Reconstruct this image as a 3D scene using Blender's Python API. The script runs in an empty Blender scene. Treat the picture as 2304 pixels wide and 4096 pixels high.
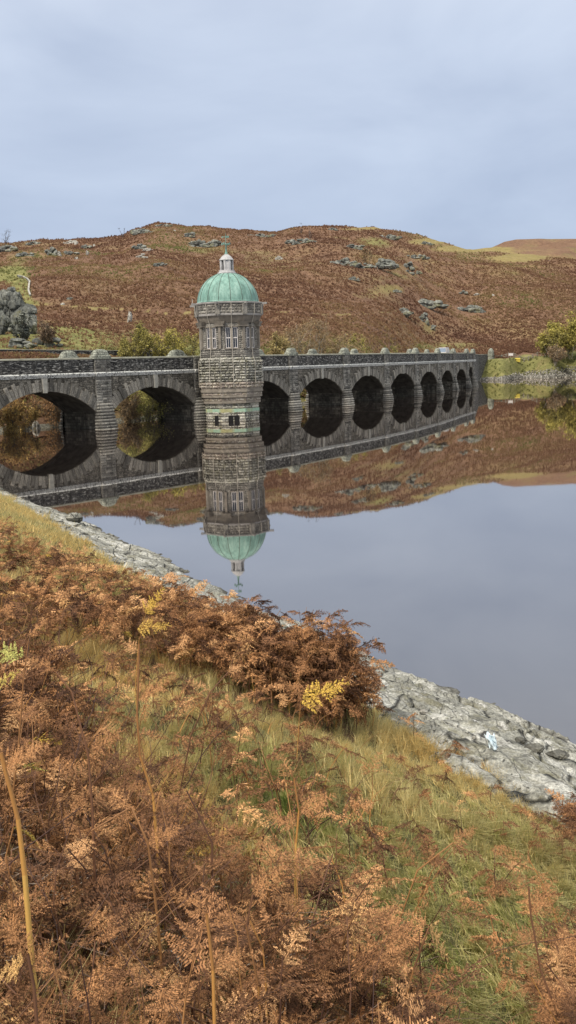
import bpy, math, random
import numpy as np
from mathutils import Matrix, Vector
sc = bpy.context.scene
# ------------------------------------------------------------------ camera, sky, sun, exposure
H = 7.0
FPX, ROLL, HY = 3808.0, math.radians(1.626), 1452.5
TH = math.atan((2048 - HY) * math.cos(ROLL) / FPX)
cam = bpy.data.cameras.new('camera'); camo = bpy.data.objects.new('camera', cam)
sc.collection.objects.link(camo); sc.camera = camo
cam.sensor_fit = 'VERTICAL'; cam.sensor_height = 36; cam.lens = 36 * FPX / 4096
cam.clip_start = 0.05; cam.clip_end = 5000
camo.matrix_world = Matrix.Translation((0, 0, H)) @ Matrix.Rotation(math.pi / 2 - TH, 4, 'X') @ Matrix.Rotation(-ROLL, 4, 'Z')
sc.view_settings.view_transform = 'Standard'; sc.view_settings.look = 'None'
sc.view_settings.exposure = 0.12; sc.view_settings.gamma = 1
sc.cycles.max_bounces = 6; sc.cycles.diffuse_bounces = 3; sc.cycles.glossy_bounces = 3
sc.cycles.transmission_bounces = 2; sc.cycles.transparent_max_bounces = 4

SUN_EL, SUN_AZ = math.radians(48), math.radians(215)   # azimuth clockwise from +Y: behind the camera, to the left
W = bpy.data.worlds.new('World'); sc.world = W; W.use_nodes = True
wn, wl = W.node_tree.nodes, W.node_tree.links
wn.clear()
out = wn.new('ShaderNodeOutputWorld'); bg = wn.new('ShaderNodeBackground'); bg.inputs[1].default_value = 0.097
sky = wn.new('ShaderNodeTexSky'); sky.sky_type = 'NISHITA'; sky.sun_disc = False
sky.sun_elevation = SUN_EL; sky.sun_rotation = SUN_AZ; sky.air_density = 1.0; sky.dust_density = 2.0
tc = wn.new('ShaderNodeTexCoord'); sx = wn.new('ShaderNodeSeparateXYZ'); wl.new(tc.outputs['Generated'], sx.inputs[0])
# overcast: brightness of the cloud deck rises from the horizon to the zenith
rmp = wn.new('ShaderNodeValToRGB'); wl.new(sx.outputs['Z'], rmp.inputs[0])
e = rmp.color_ramp.elements
e[0].position = 0.0; e[0].color = (4.5, 5.3, 6.95, 1)
e[1].position = 1.0; e[1].color = (20.0, 19.7, 18.8, 1)
for p, c in ((0.14, (4.75, 5.65, 7.4)), (0.30, (5.6, 6.45, 8.1)), (0.44, (8.0, 8.7, 10.0)), (0.62, (15.5, 15.7, 15.7))):
    q = e.new(p); q.color = (*c, 1)
mp = wn.new('ShaderNodeMapping'); mp.inputs['Scale'].default_value = (1.6, 1.6, 4.6)
mp.inputs['Rotation'].default_value = (0.05, 0.05, 0)
wl.new(tc.outputs['Generated'], mp.inputs[0])
nz = wn.new('ShaderNodeTexNoise'); nz.inputs['Scale'].default_value = 1.7; nz.inputs['Detail'].default_value = 5
nz.inputs['Roughness'].default_value = 0.52; nz.inputs['Distortion'].default_value = 0.3
wl.new(mp.outputs[0], nz.inputs['Vector'])
r2 = wn.new('ShaderNodeValToRGB'); wl.new(nz.outputs[0], r2.inputs[0])
r2.color_ramp.elements[0].position = 0.30; r2.color_ramp.elements[0].color = (0.84, 0.855, 0.88, 1)
r2.color_ramp.elements[1].position = 0.72; r2.color_ramp.elements[1].color = (1.20, 1.175, 1.12, 1)
mul = wn.new('ShaderNodeMixRGB'); mul.blend_type = 'MULTIPLY'; mul.inputs[0].default_value = 1
wl.new(rmp.outputs[0], mul.inputs[1]); wl.new(r2.outputs[0], mul.inputs[2])
mxs = wn.new('ShaderNodeMixRGB'); mxs.inputs[0].default_value = 0.93
wl.new(sky.outputs[0], mxs.inputs[1]); wl.new(mul.outputs[0], mxs.inputs[2])
wl.new(mxs.outputs[0], bg.inputs[0]); wl.new(bg.outputs[0], out.inputs[0])

sun = bpy.data.lights.new('sun', 'SUN'); sun.energy = 4.0; sun.angle = math.radians(7); sun.color = (1, 0.92, 0.80)
suno = bpy.data.objects.new('sun', sun); sc.collection.objects.link(suno)
sd = Vector((math.sin(SUN_AZ) * math.cos(SUN_EL), math.cos(SUN_AZ) * math.cos(SUN_EL), math.sin(SUN_EL)))
suno.rotation_euler = (-sd).to_track_quat('-Z', 'Y').to_euler()

# ------------------------------------------------------------------ helpers
RNG = np.random.default_rng(7)
random.seed(5)

def azel(dx, dy):
    """direction (x/y, z/y) of a point of the photograph (1449 x 2576 reading)"""
    x, y = dx * 1.59 - 1152, dy * 1.59 - 2048
    lx = x * math.cos(ROLL) - y * math.sin(ROLL); ly = x * math.sin(ROLL) + y * math.cos(ROLL)
    X = lx / FPX; Y = math.cos(TH) - ly / FPX * math.sin(TH); Z = -math.sin(TH) - ly / FPX * math.cos(TH)
    return X / Y, Z / Y

def at(dx, dy, Y):
    a, e = azel(dx, dy)
    return np.array([a * Y, Y, H + e * Y])

def screen(x, y, z):
    cy, sy = math.cos(TH), math.sin(TH)
    dep = y * cy - (z - H) * sy; up = y * sy + (z - H) * cy
    lx = FPX * x / dep; ly = -FPX * up / dep
    return ((1152 + lx * math.cos(ROLL) + ly * math.sin(ROLL)) / 1.59, (2048 - lx * math.sin(ROLL) + ly * math.cos(ROLL)) / 1.59)

_perm = np.random.default_rng(3).integers(0, 1 << 16, 4096)
def _h(ix, iy, iz, seed):
    k = (ix * 73856093) ^ (iy * 19349663) ^ (iz * 83492791) ^ (seed * 2654435)
    return _perm[(k & 4095)] / 65535.0
def vnoise(x, y, z=0.0, seed=0):
    x = np.asarray(x, float); y = np.asarray(y, float); z = np.asarray(z, float) + 0 * x
    ix, iy, iz = np.floor(x).astype(np.int64), np.floor(y).astype(np.int64), np.floor(z).astype(np.int64)
    fx, fy, fz = x - ix, y - iy, z - iz
    fx = fx * fx * (3 - 2 * fx); fy = fy * fy * (3 - 2 * fy); fz = fz * fz * (3 - 2 * fz)
    r = 0
    for a in (0, 1):
        for b in (0, 1):
            for c in (0, 1):
                r = r + _h(ix + a, iy + b, iz + c, seed) * (fx if a else 1 - fx) * (fy if b else 1 - fy) * (fz if c else 1 - fz)
    return r * 2 - 1
def fbm(x, y, z=0.0, oct=4, seed=0, gain=0.5):
    r = 0; a = 1; t = 0
    for o in range(oct):
        r = r + a * vnoise(np.asarray(x) * 2 ** o + 17.3 * o, np.asarray(y) * 2 ** o - 9.1 * o, np.asarray(z) * 2 ** o, seed + o)
        t += a; a *= gain
    return r / t
def sstep(a, b, x):
    t = np.clip((np.asarray(x, float) - a) / (b - a), 0, 1); return t * t * (3 - 2 * t)

def tag(o, label=None, cat=None, group=None, kind=None):
    if label: o['label'] = label
    if cat: o['category'] = cat
    if group: o['group'] = group
    if kind: o['kind'] = kind
    return o
def empty(name, loc, label, cat, group=None, rz=0):
    o = bpy.data.objects.new(name, None); sc.collection.objects.link(o)
    o.location = loc; o.rotation_euler = (0, 0, rz); o.empty_display_size = 0.3
    return tag(o, label, cat, group)
def link(name, me, mat, parent=None, origin=None):
    o = bpy.data.objects.new(name, me); sc.collection.objects.link(o)
    for m in (mat if isinstance(mat, (list, tuple)) else [mat]): me.materials.append(m)
    if parent is not None:
        o.parent = parent
        # the vertices are written in world coordinates: shift them by the origin of the parent
        p = parent; off = Vector((0, 0, 0))
        while p is not None: off += p.location; p = p.parent
        me.transform(Matrix.Translation(-off))
    elif origin is not None:
        me.transform(Matrix.Translation(-Vector(origin))); o.location = origin
    return o

class MB:
    def __init__(s): s.v = []; s.f = []; s.m = []
    def add(s, vs, fs, m=0):
        n = len(s.v); s.v += [tuple(map(float, v)) for v in vs]
        s.f += [tuple(i + n for i in f) for f in fs]; s.m += [m] * len(fs)
    def frame(s, o, x, y, z, sx, sy, sz, m=0, tx=1.0, ty=1.0):
        """box from corner-centre o: half sizes sx, sy, height sz along z; the top scaled by tx, ty"""
        o, x, y, z = map(np.asarray, (o, x, y, z)); vs = []
        for k, (a, b) in ((0, (1, 1)), (1, (tx, ty))):
            for p, q in ((-1, -1), (1, -1), (1, 1), (-1, 1)):
                vs.append(o + x * sx * p * a + y * sy * q * b + z * sz * k)
        s.add(vs, [(3, 2, 1, 0), (4, 5, 6, 7), (0, 1, 5, 4), (1, 2, 6, 5), (2, 3, 7, 6), (3, 0, 4, 7)], m)
    def box(s, c, hx, hy, h, rz=0, m=0, tx=1.0, ty=1.0):
        c_, s_ = math.cos(rz), math.sin(rz)
        s.frame(c, (c_, s_, 0), (-s_, c_, 0), (0, 0, 1), hx, hy, h, m, tx, ty)
    def tube(s, pts, rad, n=6, m=0, cap=True):
        pts = [np.asarray(p, float) for p in pts]; k0 = len(s.v)
        rad = [rad] * len(pts) if np.isscalar(rad) else rad
        up = np.array([0.31, 0.17, 0.93])
        for i, p in enumerate(pts):
            d = pts[min(i + 1, len(pts) - 1)] - pts[max(i - 1, 0)]; d = d / (np.linalg.norm(d) + 1e-9)
            a = np.cross(d, up); a /= np.linalg.norm(a) + 1e-9; b = np.cross(d, a)
            for j in range(n):
                t = 2 * math.pi * j / n
                s.v.append(tuple(p + (a * math.cos(t) + b * math.sin(t)) * rad[i]))
        for i in range(len(pts) - 1):
            for j in range(n):
                q = k0 + i * n
                s.f.append((q + j, q + (j + 1) % n, q + n + (j + 1) % n, q + n + j)); s.m.append(m)
        if cap:
            s.f.append(tuple(k0 + j for j in range(n))[::-1]); s.m.append(m)
            s.f.append(tuple(k0 + (len(pts) - 1) * n + j for j in range(n))); s.m.append(m)
    def pillow(s, o, t, n, L, h, pr, jit=0.03, m=0):
        """one rock-faced stone: o lower left on the wall, t along, n outward"""
        o, t, n = map(np.asarray, (o, t, n)); z = np.array([0, 0, 1.])
        g = 0.012; b = min(0.09, L * .22, h * .28)
        R = lambda: random.uniform(-jit, jit)
        base = [o + t * g + z * g, o + t * (L - g) + z * g, o + t * (L - g) + z * (h - g), o + t * g + z * (h - g)]
        mid = [o + t * (b + R() * .5) + z * (b + R() * .5) + n * (pr + R()), o + t * (L - b + R() * .5) + z * (b + R() * .5) + n * (pr + R()),
               o + t * (L - b + R() * .5) + z * (h - b + R() * .5) + n * (pr + R()), o + t * (b + R() * .5) + z * (h - b + R() * .5) + n * (pr + R())]
        c = o + t * (L * random.uniform(.35, .65)) + z * (h * random.uniform(.35, .65)) + n * (pr * random.uniform(1.1, 1.6) + .01)
        s.add(base + mid + [c], [(0, 1, 5, 4), (1, 2, 6, 5), (2, 3, 7, 6), (3, 0, 4, 7), (4, 5, 8), (5, 6, 8), (6, 7, 8), (7, 4, 8)], m)
    def mesh(s, name, smooth=False, uv=True):
        me = bpy.data.meshes.new(name); me.from_pydata(s.v, [], s.f)
        me.polygons.foreach_set('material_index', s.m)
        if smooth: me.polygons.foreach_set('use_smooth', [True] * len(s.f))
        me.update()
        if uv: autouv(me)
        return me
    def build(s, name, mat, parent=None, origin=None, smooth=False, uv=True):
        return link(name, s.mesh(name, smooth, uv), mat, parent, origin)

def autouv(me):
    """metres along the wall, metres up: courses stay level round any corner"""
    nf = len(me.polygons); nl = len(me.loops)
    N = np.zeros(nf * 3); me.polygons.foreach_get('normal', N); N = N.reshape(-1, 3)
    V = np.zeros(len(me.vertices) * 3); me.vertices.foreach_get('co', V); V = V.reshape(-1, 3)
    li = np.zeros(nl, int); me.loops.foreach_get('vertex_index', li)
    lt = np.zeros(nf, int); me.polygons.foreach_get('loop_total', lt)
    fi = np.repeat(np.arange(nf), lt)
    P = V[li]; n = N[fi]
    flat = np.abs(n[:, 2]) > 0.75
    t = np.stack([-n[:, 1], n[:, 0], 0 * n[:, 0]], 1); t /= np.linalg.norm(t, axis=1, keepdims=True) + 1e-9
    ang = np.round(np.arctan2(t[:, 1], t[:, 0]) / 0.2618) * 0.2618
    t = np.stack([np.cos(ang), np.sin(ang)], 1)
    u = np.where(flat, P[:, 0], P[:, 0] * t[:, 0] + P[:, 1] * t[:, 1]); v = np.where(flat, P[:, 1], P[:, 2])
    l = me.uv_layers.new(name='UVMap'); l.data.foreach_set('uv', np.stack([u, v], 1).astype(np.float32).ravel())

def quick_mesh(name, V, F, attrs=None, smooth=False):
    """V (n,3), F (m,4) or (m,3) arrays -> mesh, fast; attrs {name: per-face float array}"""
    me = bpy.data.meshes.new(name); V = np.asarray(V, np.float32); F = np.asarray(F, np.int32); k = F.shape[1]
    me.vertices.add(len(V)); me.vertices.foreach_set('co', V.ravel())
    me.loops.add(F.size); me.loops.foreach_set('vertex_index', F.ravel())
    me.polygons.add(len(F)); me.polygons.foreach_set('loop_start', np.arange(0, F.size, k, dtype=np.int32))
    me.polygons.foreach_set('loop_total', np.full(len(F), k, np.int32))
    if smooth: me.polygons.foreach_set('use_smooth', np.ones(len(F), bool))
    me.update(calc_edges=True)
    for n, a in (attrs or {}).items():
        at_ = me.attributes.new(n, 'FLOAT', 'FACE'); at_.data.foreach_set('value', np.asarray(a, np.float32))
    return me

# ------------------------------------------------------------------ materials
class Mat:
    def __init__(s, name, rough=0.85, spec=0.3):
        s.m = bpy.data.materials.new(name); s.m.use_nodes = True
        s.n = s.m.node_tree.nodes; s.l = s.m.node_tree.links
        s.b = s.n['Principled BSDF']; s.b.inputs['Roughness'].default_value = rough
        s.b.inputs['Specular IOR Level'].default_value = spec
        s.tc = s.n.new('ShaderNodeTexCoord')
    def noise(s, scale, detail=4, rough=0.55, coord='Object', stretch=None, dist=0):
        n = s.n.new('ShaderNodeTexNoise'); n.inputs['Scale'].default_value = scale; n.inputs['Detail'].default_value = detail
        n.inputs['Roughness'].default_value = rough; n.inputs['Distortion'].default_value = dist
        src = s.tc.outputs[coord]
        if stretch:
            m = s.n.new('ShaderNodeMapping'); m.inputs['Scale'].default_value = stretch; s.l.new(src, m.inputs[0]); src = m.outputs[0]
        s.l.new(src, n.inputs['Vector']); return n.outputs[0]
    def ramp(s, src, stops, interp='LINEAR'):
        r = s.n.new('ShaderNodeValToRGB'); r.color_ramp.interpolation = interp; e = r.color_ramp.elements
        while len(e) < len(stops): e.new(0.5)
        for q, (p, c) in zip(e, stops):
            q.position = p; q.color = (c, c, c, 1) if np.isscalar(c) else (*c, 1)
        s.l.new(src, r.inputs[0]); return r.outputs[0]
    def mix(s, fac, a, b, mode='MIX'):
        m = s.n.new('ShaderNodeMixRGB'); m.blend_type = mode
        for i, q in ((0, fac), (1, a), (2, b)):
            if isinstance(q, bpy.types.NodeSocket): s.l.new(q, m.inputs[i])
            elif i == 0: m.inputs[0].default_value = q
            else: m.inputs[i].default_value = (*q, 1) if not np.isscalar(q) else (q, q, q, 1)
        return m.outputs[0]
    def math(s, op, a, b=None):
        m = s.n.new('ShaderNodeMath'); m.operation = op
        for i, q in ((0, a), (1, b)):
            if q is None: continue
            if isinstance(q, bpy.types.NodeSocket): s.l.new(q, m.inputs[i])
            else: m.inputs[i].default_value = q
        return m.outputs[0]
    def attr(s, name):
        a = s.n.new('ShaderNodeAttribute'); a.attribute_name = name; return a
    def island(s):
        return s.n.new('ShaderNodeNewGeometry').outputs['Random Per Island']
    def bump(s, src, strength=0.5, dist=0.05):
        b = s.n.new('ShaderNodeBump'); b.inputs['Strength'].default_value = strength; b.inputs['Distance'].default_value = dist
        s.l.new(src, b.inputs['Height']); s.l.new(b.outputs[0], s.b.inputs['Normal'])
    def color(s, c):
        if isinstance(c, bpy.types.NodeSocket): s.l.new(c, s.b.inputs['Base Color'])
        else: s.b.inputs['Base Color'].default_value = (*c, 1)
        return s
    def translucent(s, c, f):
        t = s.n.new('ShaderNodeBsdfTranslucent'); mx = s.n.new('ShaderNodeMixShader'); mx.inputs[0].default_value = f
        s.l.new(c, t.inputs[0]); o = s.n['Material Output']
        s.l.new(s.b.outputs[0], mx.inputs[1]); s.l.new(t.outputs[0], mx.inputs[2]); s.l.new(mx.outputs[0], o.inputs[0])

def plain(name, c, rough=0.6, var=0.25, scale=3, metal=0):
    m = Mat(name, rough); n = m.noise(scale, 5)
    m.color(m.ramp(n, [(0.3, tuple(x * (1 - var) for x in c)), (0.7, tuple(min(1, x * (1 + var)) for x in c))]))
    m.b.inputs['Metallic'].default_value = metal; m.bump(n, 0.2, 0.02); return m.m

def coursed(name, c1, c2, mortar, row=0.3, width=0.62, lich=0.0, lichc=(0.42, 0.42, 0.38), stain=0.5, lich_scale=7):
    """coursed rubble / rock faced masonry"""
    m = Mat(name, 0.9, 0.2)
    b = m.n.new('ShaderNodeTexBrick'); m.l.new(m.tc.outputs['UV'], b.inputs['Vector'])
    b.inputs['Scale'].default_value = 1; b.inputs['Brick Width'].default_value = width; b.inputs['Row Height'].default_value = row
    b.inputs['Mortar Size'].default_value = 0.022; b.inputs['Mortar Smooth'].default_value = 0.6; b.inputs['Bias'].default_value = 0
    b.inputs['Color1'].default_value = (*c1, 1); b.inputs['Color2'].default_value = (*c2, 1); b.inputs['Mortar'].default_value = (*mortar, 1)
    b.offset = 0.37; b.squash = 0.7; b.squash_frequency = 3
    big = m.noise(0.45, 5, 0.6); col = m.mix(1.0, b.outputs['Color'], m.ramp(big, [(0.3, 1 - stain), (0.65, 1.15)]), 'MULTIPLY')
    drip = m.noise(1.0, 5, 0.65, stretch=(1.6, 1.6, 0.22))
    col = m.mix(m.ramp(drip, [(0.46, 0.0), (0.64, 0.85)]), col, tuple(x * 0.20 for x in c1))
    fine = m.noise(3.2, 6, 0.62); col = m.mix(1.0, col, m.ramp(fine, [(0.32, 0.62), (0.68, 1.38)]), 'MULTIPLY')
    if lich:
        l = m.noise(lich_scale, 5, 0.6, stretch=(.6, .6, 1.8))
        col = m.mix(m.ramp(l, [(0.60 - lich * .1, 0.0), (0.68 - lich * .1, 0.85)]), col, lichc)
    m.color(col)
    h = m.math('ADD', m.math('MULTIPLY', b.outputs['Fac'], -1.0), m.math('MULTIPLY', fine, 1.2))
    m.bump(h, 0.9, 0.06)
    return m.m

def stonework(name, stops, lich=0.3, lichc=(0.45, 0.45, 0.40), stain=0.4, moss=0):
    """separate rock-faced stones: one tint to each stone"""
    m = Mat(name, 0.9, 0.2)
    col = m.ramp(m.island(), stops)
    fine = m.noise(8, 6, 0.7); col = m.mix(1.0, col, m.ramp(fine, [(0.32, 0.4), (0.68, 1.5)]), 'MULTIPLY')
    drip = m.noise(0.9, 5, 0.6, stretch=(1.4, 1.4, 0.25))
    col = m.mix(m.ramp(drip, [(0.50, 0.0), (0.68, stain)]), col, (0.018, 0.017, 0.016))
    if lich:
        l = m.noise(5, 6, 0.65); col = m.mix(m.ramp(l, [(0.62 - lich * .12, 0.0), (0.70 - lich * .12, 0.85)]), col, lichc)
    if moss:
        l = m.noise(2.2, 5, 0.6); col = m.mix(m.ramp(l, [(0.5, 0.0), (0.62, moss)]), col, (0.20, 0.19, 0.07))
    m.color(col); m.bump(fine, 0.7, 0.05); return m.m

M_spandrel = coursed('spandrel stone', (0.195, 0.176, 0.145), (0.072, 0.067, 0.058), (0.022, 0.020, 0.018), 0.26, 0.66, 0.35, (0.38, 0.34, 0.28))
M_parapet = coursed('dark parapet stone', (0.135, 0.128, 0.118), (0.026, 0.026, 0.028), (0.014, 0.014, 0.014), 0.23, 0.50, 0.55, (0.36, 0.35, 0.32), 0.6, 3.6)
M_jamb = coursed('dark jointed arch stone', (0.17, 0.156, 0.13), (0.05, 0.046, 0.04), (0.006, 0.006, 0.006), 0.36, 0.8, 0.1, (0.08, 0.08, 0.07), 0.6)  # a little darker than the spandrel, joints almost black
M_soffit = plain('dark vault stone', (0.045, 0.041, 0.036), 0.95, 0.6, 1.2)  # vault stone, darker than the wall faces
M_vous = stonework('arch ring stone', [(0, (0.085, 0.079, 0.069)), (0.5, (0.165, 0.153, 0.132)), (1, (0.28, 0.258, 0.22))], 0.2, (0.3, 0.28, 0.24), 0.6)
M_key = plain('smooth keystone', (0.26, 0.25, 0.22), 0.85, 0.25, 2.5)
M_pier = stonework('rock faced pier stone', [(0, (0.062, 0.059, 0.055)), (0.5, (0.140, 0.132, 0.118)), (1, (0.27, 0.255, 0.225))], 0.3, (0.34, 0.34, 0.28), 0.7)
M_cornice = stonework('lichened cornice stone', [(0, (0.06, 0.06, 0.06)), (1, (0.20, 0.20, 0.19))], 1.7, (0.58, 0.58, 0.55), 0.6)
M_coping = plain('pale coping', (0.33, 0.32, 0.25), 0.9, 0.25, 1.4)
M_cap = coursed('lichened cap stone', (0.30, 0.31, 0.25), (0.20, 0.205, 0.17), (0.09, 0.09, 0.08), 0.26, 0.4, 0.6, (0.42, 0.43, 0.36), 0.3)
M_tower = stonework('rock faced tower stone', [(0, (0.080, 0.077, 0.070)), (0.5, (0.19, 0.181, 0.160)), (1, (0.41, 0.392, 0.345))], 0.9, (0.42, 0.41, 0.35), 0.8, 0.25)
M_towerup = stonework('upper tower stone', [(0, (0.11, 0.103, 0.092)), (0.5, (0.18, 0.168, 0.148)), (1, (0.28, 0.262, 0.23))], 0.3, (0.40, 0.38, 0.32), 0.6)
M_dressed = plain('dressed tower stone', (0.165, 0.145, 0.12), 0.85, 0.3, 2.0)
M_pink = stonework('pinkish band stone', [(0, (0.17, 0.14, 0.12)), (1, (0.28, 0.235, 0.20))], 0.8, (0.44, 0.42, 0.36), 0.5, 0.3)
M_blackdeck = plain('asphalt deck', (0.05, 0.05, 0.05), 0.9, 0.2, 5)
M_white = plain('white painted timber', (0.50, 0.47, 0.45), 0.6, 0.2, 5)
M_lead = plain('white lead sheet', (0.33, 0.325, 0.325), 0.55, 0.3, 1.6)
M_wood = plain('grey brown mullion', (0.20, 0.175, 0.14), 0.8, 0.2, 4)
M_cable = plain('grey cable', (0.36, 0.33, 0.28), 0.6, 0.2, 3)
M_black = plain('painted opening dark and tyre black', (0.006, 0.006, 0.006), 0.9, 0.2, 3)  # shade inside slots and lantern painted as near black; also tyre rubber
gm = Mat('window glass', 0.08, 0.6); gm.color((0.02, 0.024, 0.032)); M_glass = gm.m
M_slate = plain('grey stone slab', (0.20, 0.19, 0.18), 0.8, 0.25, 1.5)
# green copper
cm = Mat('verdigris copper', 0.6, 0.3)
n1 = cm.noise(1.1, 7, 0.72, stretch=(1.3, 1.3, 0.3)); n2 = cm.noise(5, 5)
c = cm.ramp(n1, [(0.34, (0.070, 0.125, 0.105)), (0.48, (0.13, 0.245, 0.205)), (0.66, (0.24, 0.37, 0.315))])
c = cm.mix(cm.ramp(n2, [(0.50, 0.0), (0.72, 0.7)]), c, (0.10, 0.17, 0.14)); cm.color(c); cm.bump(n2, 0.2, 0.02); M_copper = cm.m
M_copper_dark = plain('dark copper seam', (0.075, 0.11, 0.09), 0.7, 0.4, 2)
am = Mat('algae band', 0.7); c = am.ramp(am.noise(0.35, 3, stretch=(1, 1, 0.1)), [(0.40, (0.27, 0.26, 0.13)), (0.52, (0.22, 0.33, 0.25))])
c = am.mix(am.ramp(am.noise(4, 5), [(0.5, 0.0), (0.7, 0.55)]), c, (0.12, 0.12, 0.08)); am.color(c); M_algae = am.m

# water: dark peat water, glossy
wm = Mat('reservoir water', 0.018, 0.5); wm.b.inputs['IOR'].default_value = 1.45
wm.color((0.012, 0.011, 0.012))
wn1 = wm.noise(0.22, 3, 0.5, stretch=(1.0, 0.55, 1)); wn2 = wm.noise(1.4, 3, 0.5, stretch=(1, 0.7, 1))
hh = wm.math('ADD', wm.math('MULTIPLY', wn1, 1.0), wm.math('MULTIPLY', wn2, 0.08)); wm.bump(hh, 0.05, 0.045)
M_water = wm.m
lw = wm.n.new('ShaderNodeLayerWeight'); lw.inputs[0].default_value = 0.5
fr = wm.ramp(lw.outputs['Facing'], [(0.30, 0.06), (0.55, 0.26), (0.66, 0.40), (0.76, 0.54), (0.86, 0.70), (0.96, 0.86), (1.0, 0.95)])
gl_ = wm.n.new('ShaderNodeBsdfGlossy'); gl_.inputs['Roughness'].default_value = 0.02; gl_.inputs['Color'].default_value = (1.0, 0.955, 0.92, 1)
df = wm.n.new('ShaderNodeBsdfDiffuse'); df.inputs['Color'].default_value = (0.012, 0.010, 0.010, 1)
ms = wm.n.new('ShaderNodeMixShader'); wm.l.new(fr, ms.inputs[0]); wm.l.new(df.outputs[0], ms.inputs[1]); wm.l.new(gl_.outputs[0], ms.inputs[2])
bn = [n_ for n_ in wm.n if n_.type == 'BUMP'][0]; wm.l.new(bn.outputs[0], gl_.inputs['Normal'])
wm.l.new(ms.outputs[0], wm.n['Material Output'].inputs[0]); wm.n.remove(wm.b)

# hillside: bracken, grass, yellow grass, gravel from the vertex colour "zone" (what grows where)
def hill_mat():
    m = Mat('moorland', 0.95, 0.1); z = m.n.new('ShaderNodeSeparateColor'); a = m.attr('zone'); m.l.new(a.outputs['Color'], z.inputs[0])
    n1 = m.noise(0.035, 5, 0.6); n2 = m.noise(0.45, 6, 0.68); n3 = m.noise(1.6, 5, 0.7)
    c = m.ramp(n1, [(0.30, (0.135, 0.078, 0.052)), (0.5, (0.165, 0.098, 0.061)), (0.70, (0.195, 0.135, 0.070))])
    c = m.mix(1.0, c, m.ramp(n2, [(0.30, (0.62, 0.60, 0.60)), (0.5, (0.97, 0.97, 0.97)), (0.72, (1.30, 1.30, 1.28))]), 'MULTIPLY')
    c = m.mix(1.0, c, m.ramp(n3, [(0.30, 0.72), (0.70, 1.25)]), 'MULTIPLY')
    g = m.ramp(m.noise(0.3, 6, 0.7), [(0.3, (0.085, 0.085, 0.032)), (0.5, (0.165, 0.160, 0.058)), (0.7, (0.25, 0.22, 0.095))])
    y = m.ramp(m.noise(0.2, 6, 0.65), [(0.3, (0.16, 0.13, 0.05)), (0.7, (0.25, 0.195, 0.085))])
    gr = m.ramp(m.noise(2.5, 6, 0.8), [(0.3, (0.05, 0.05, 0.04)), (0.7, (0.24, 0.23, 0.19))])
    edge = m.noise(0.12, 6, 0.7)
    def w(s_): return m.ramp(m.math('ADD', s_, m.math('MULTIPLY', m.math('SUBTRACT', edge, 0.5), 1.1)), [(0.34, 0.0), (0.78, 1.0)])
    c = m.mix(w(z.outputs[0]), c, g); c = m.mix(w(z.outputs[1]), c, y); c = m.mix(m.ramp(z.outputs[2], [(0.4, 0.0), (0.6, 1.0)]), c, gr)
    m.color(c); m.bump(m.math('ADD', n2, m.math('MULTIPLY', n3, 0.6)), 1.0, 0.8); return m.m
M_hill = hill_mat()

def leafmat(name, stops, tr=0.25, island=0.35, rough=0.8, attr='tint'):
    m = Mat(name, rough, 0.15); c = m.ramp(m.attr(attr).outputs['Fac'], stops)
    c = m.mix(1.0, c, m.ramp(m.island(), [(0, 1 - island), (1, 1 + island)]), 'MULTIPLY'); m.color(c)
    if tr: m.translucent(c, tr)
    return m.m
M_hillbr = leafmat('hill bracken', [(0, (0.130, 0.070, 0.048)), (0.35, (0.185, 0.101, 0.063)), (0.6, (0.220, 0.132, 0.076)), (0.8, (0.25, 0.175, 0.086)), (1, (0.175, 0.18, 0.065))], 0.5, 0.14)
M_fern = leafmat('dead bracken fronds', [(0, (0.060, 0.030, 0.018)), (0.25, (0.160, 0.078, 0.038)), (0.55, (0.32, 0.160, 0.068)), (0.8, (0.50, 0.285, 0.135)), (0.9, (0.46, 0.28, 0.11)), (0.94, (0.44, 0.285, 0.055)), (1, (0.34, 0.33, 0.10))], 0.18, 0.75)
M_stalk = leafmat('bracken stems', [(0, (0.055, 0.03, 0.025)), (0.4, (0.16, 0.08, 0.045)), (0.75, (0.40, 0.20, 0.06)), (1, (0.52, 0.34, 0.10))], 0, 0.2, 0.5)
M_litter = leafmat('bleached dead stalks', [(0, (0.13, 0.09, 0.065)), (0.6, (0.28, 0.20, 0.15)), (1, (0.52, 0.45, 0.37))], 0, 0.25, 0.6)
M_grass = leafmat('rough grass', [(0, (0.10, 0.17, 0.035)), (0.22, (0.23, 0.255, 0.065)), (0.45, (0.42, 0.385, 0.145)), (0.7, (0.60, 0.51, 0.25)), (1, (0.66, 0.48, 0.19))], 0.3, 0.4)
gm2 = Mat('turf and litter', 0.95, 0.1)
c = gm2.ramp(gm2.noise(2.2, 6, 0.7), [(0.30, (0.035, 0.036, 0.015)), (0.5, (0.095, 0.09, 0.036)), (0.72, (0.17, 0.145, 0.06))]); lt_ = gm2.ramp(gm2.noise(30, 6, 0.8), [(0.3, (0.030, 0.018, 0.012)), (0.55, (0.13, 0.075, 0.045)), (0.75, (0.30, 0.20, 0.13))])
c = gm2.mix(gm2.attr('litter').outputs['Fac'], c, lt_); gm2.color(c)
gm2.bump(gm2.noise(14, 5, 0.7), 0.8, 0.05); M_turf = gm2.m
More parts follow.
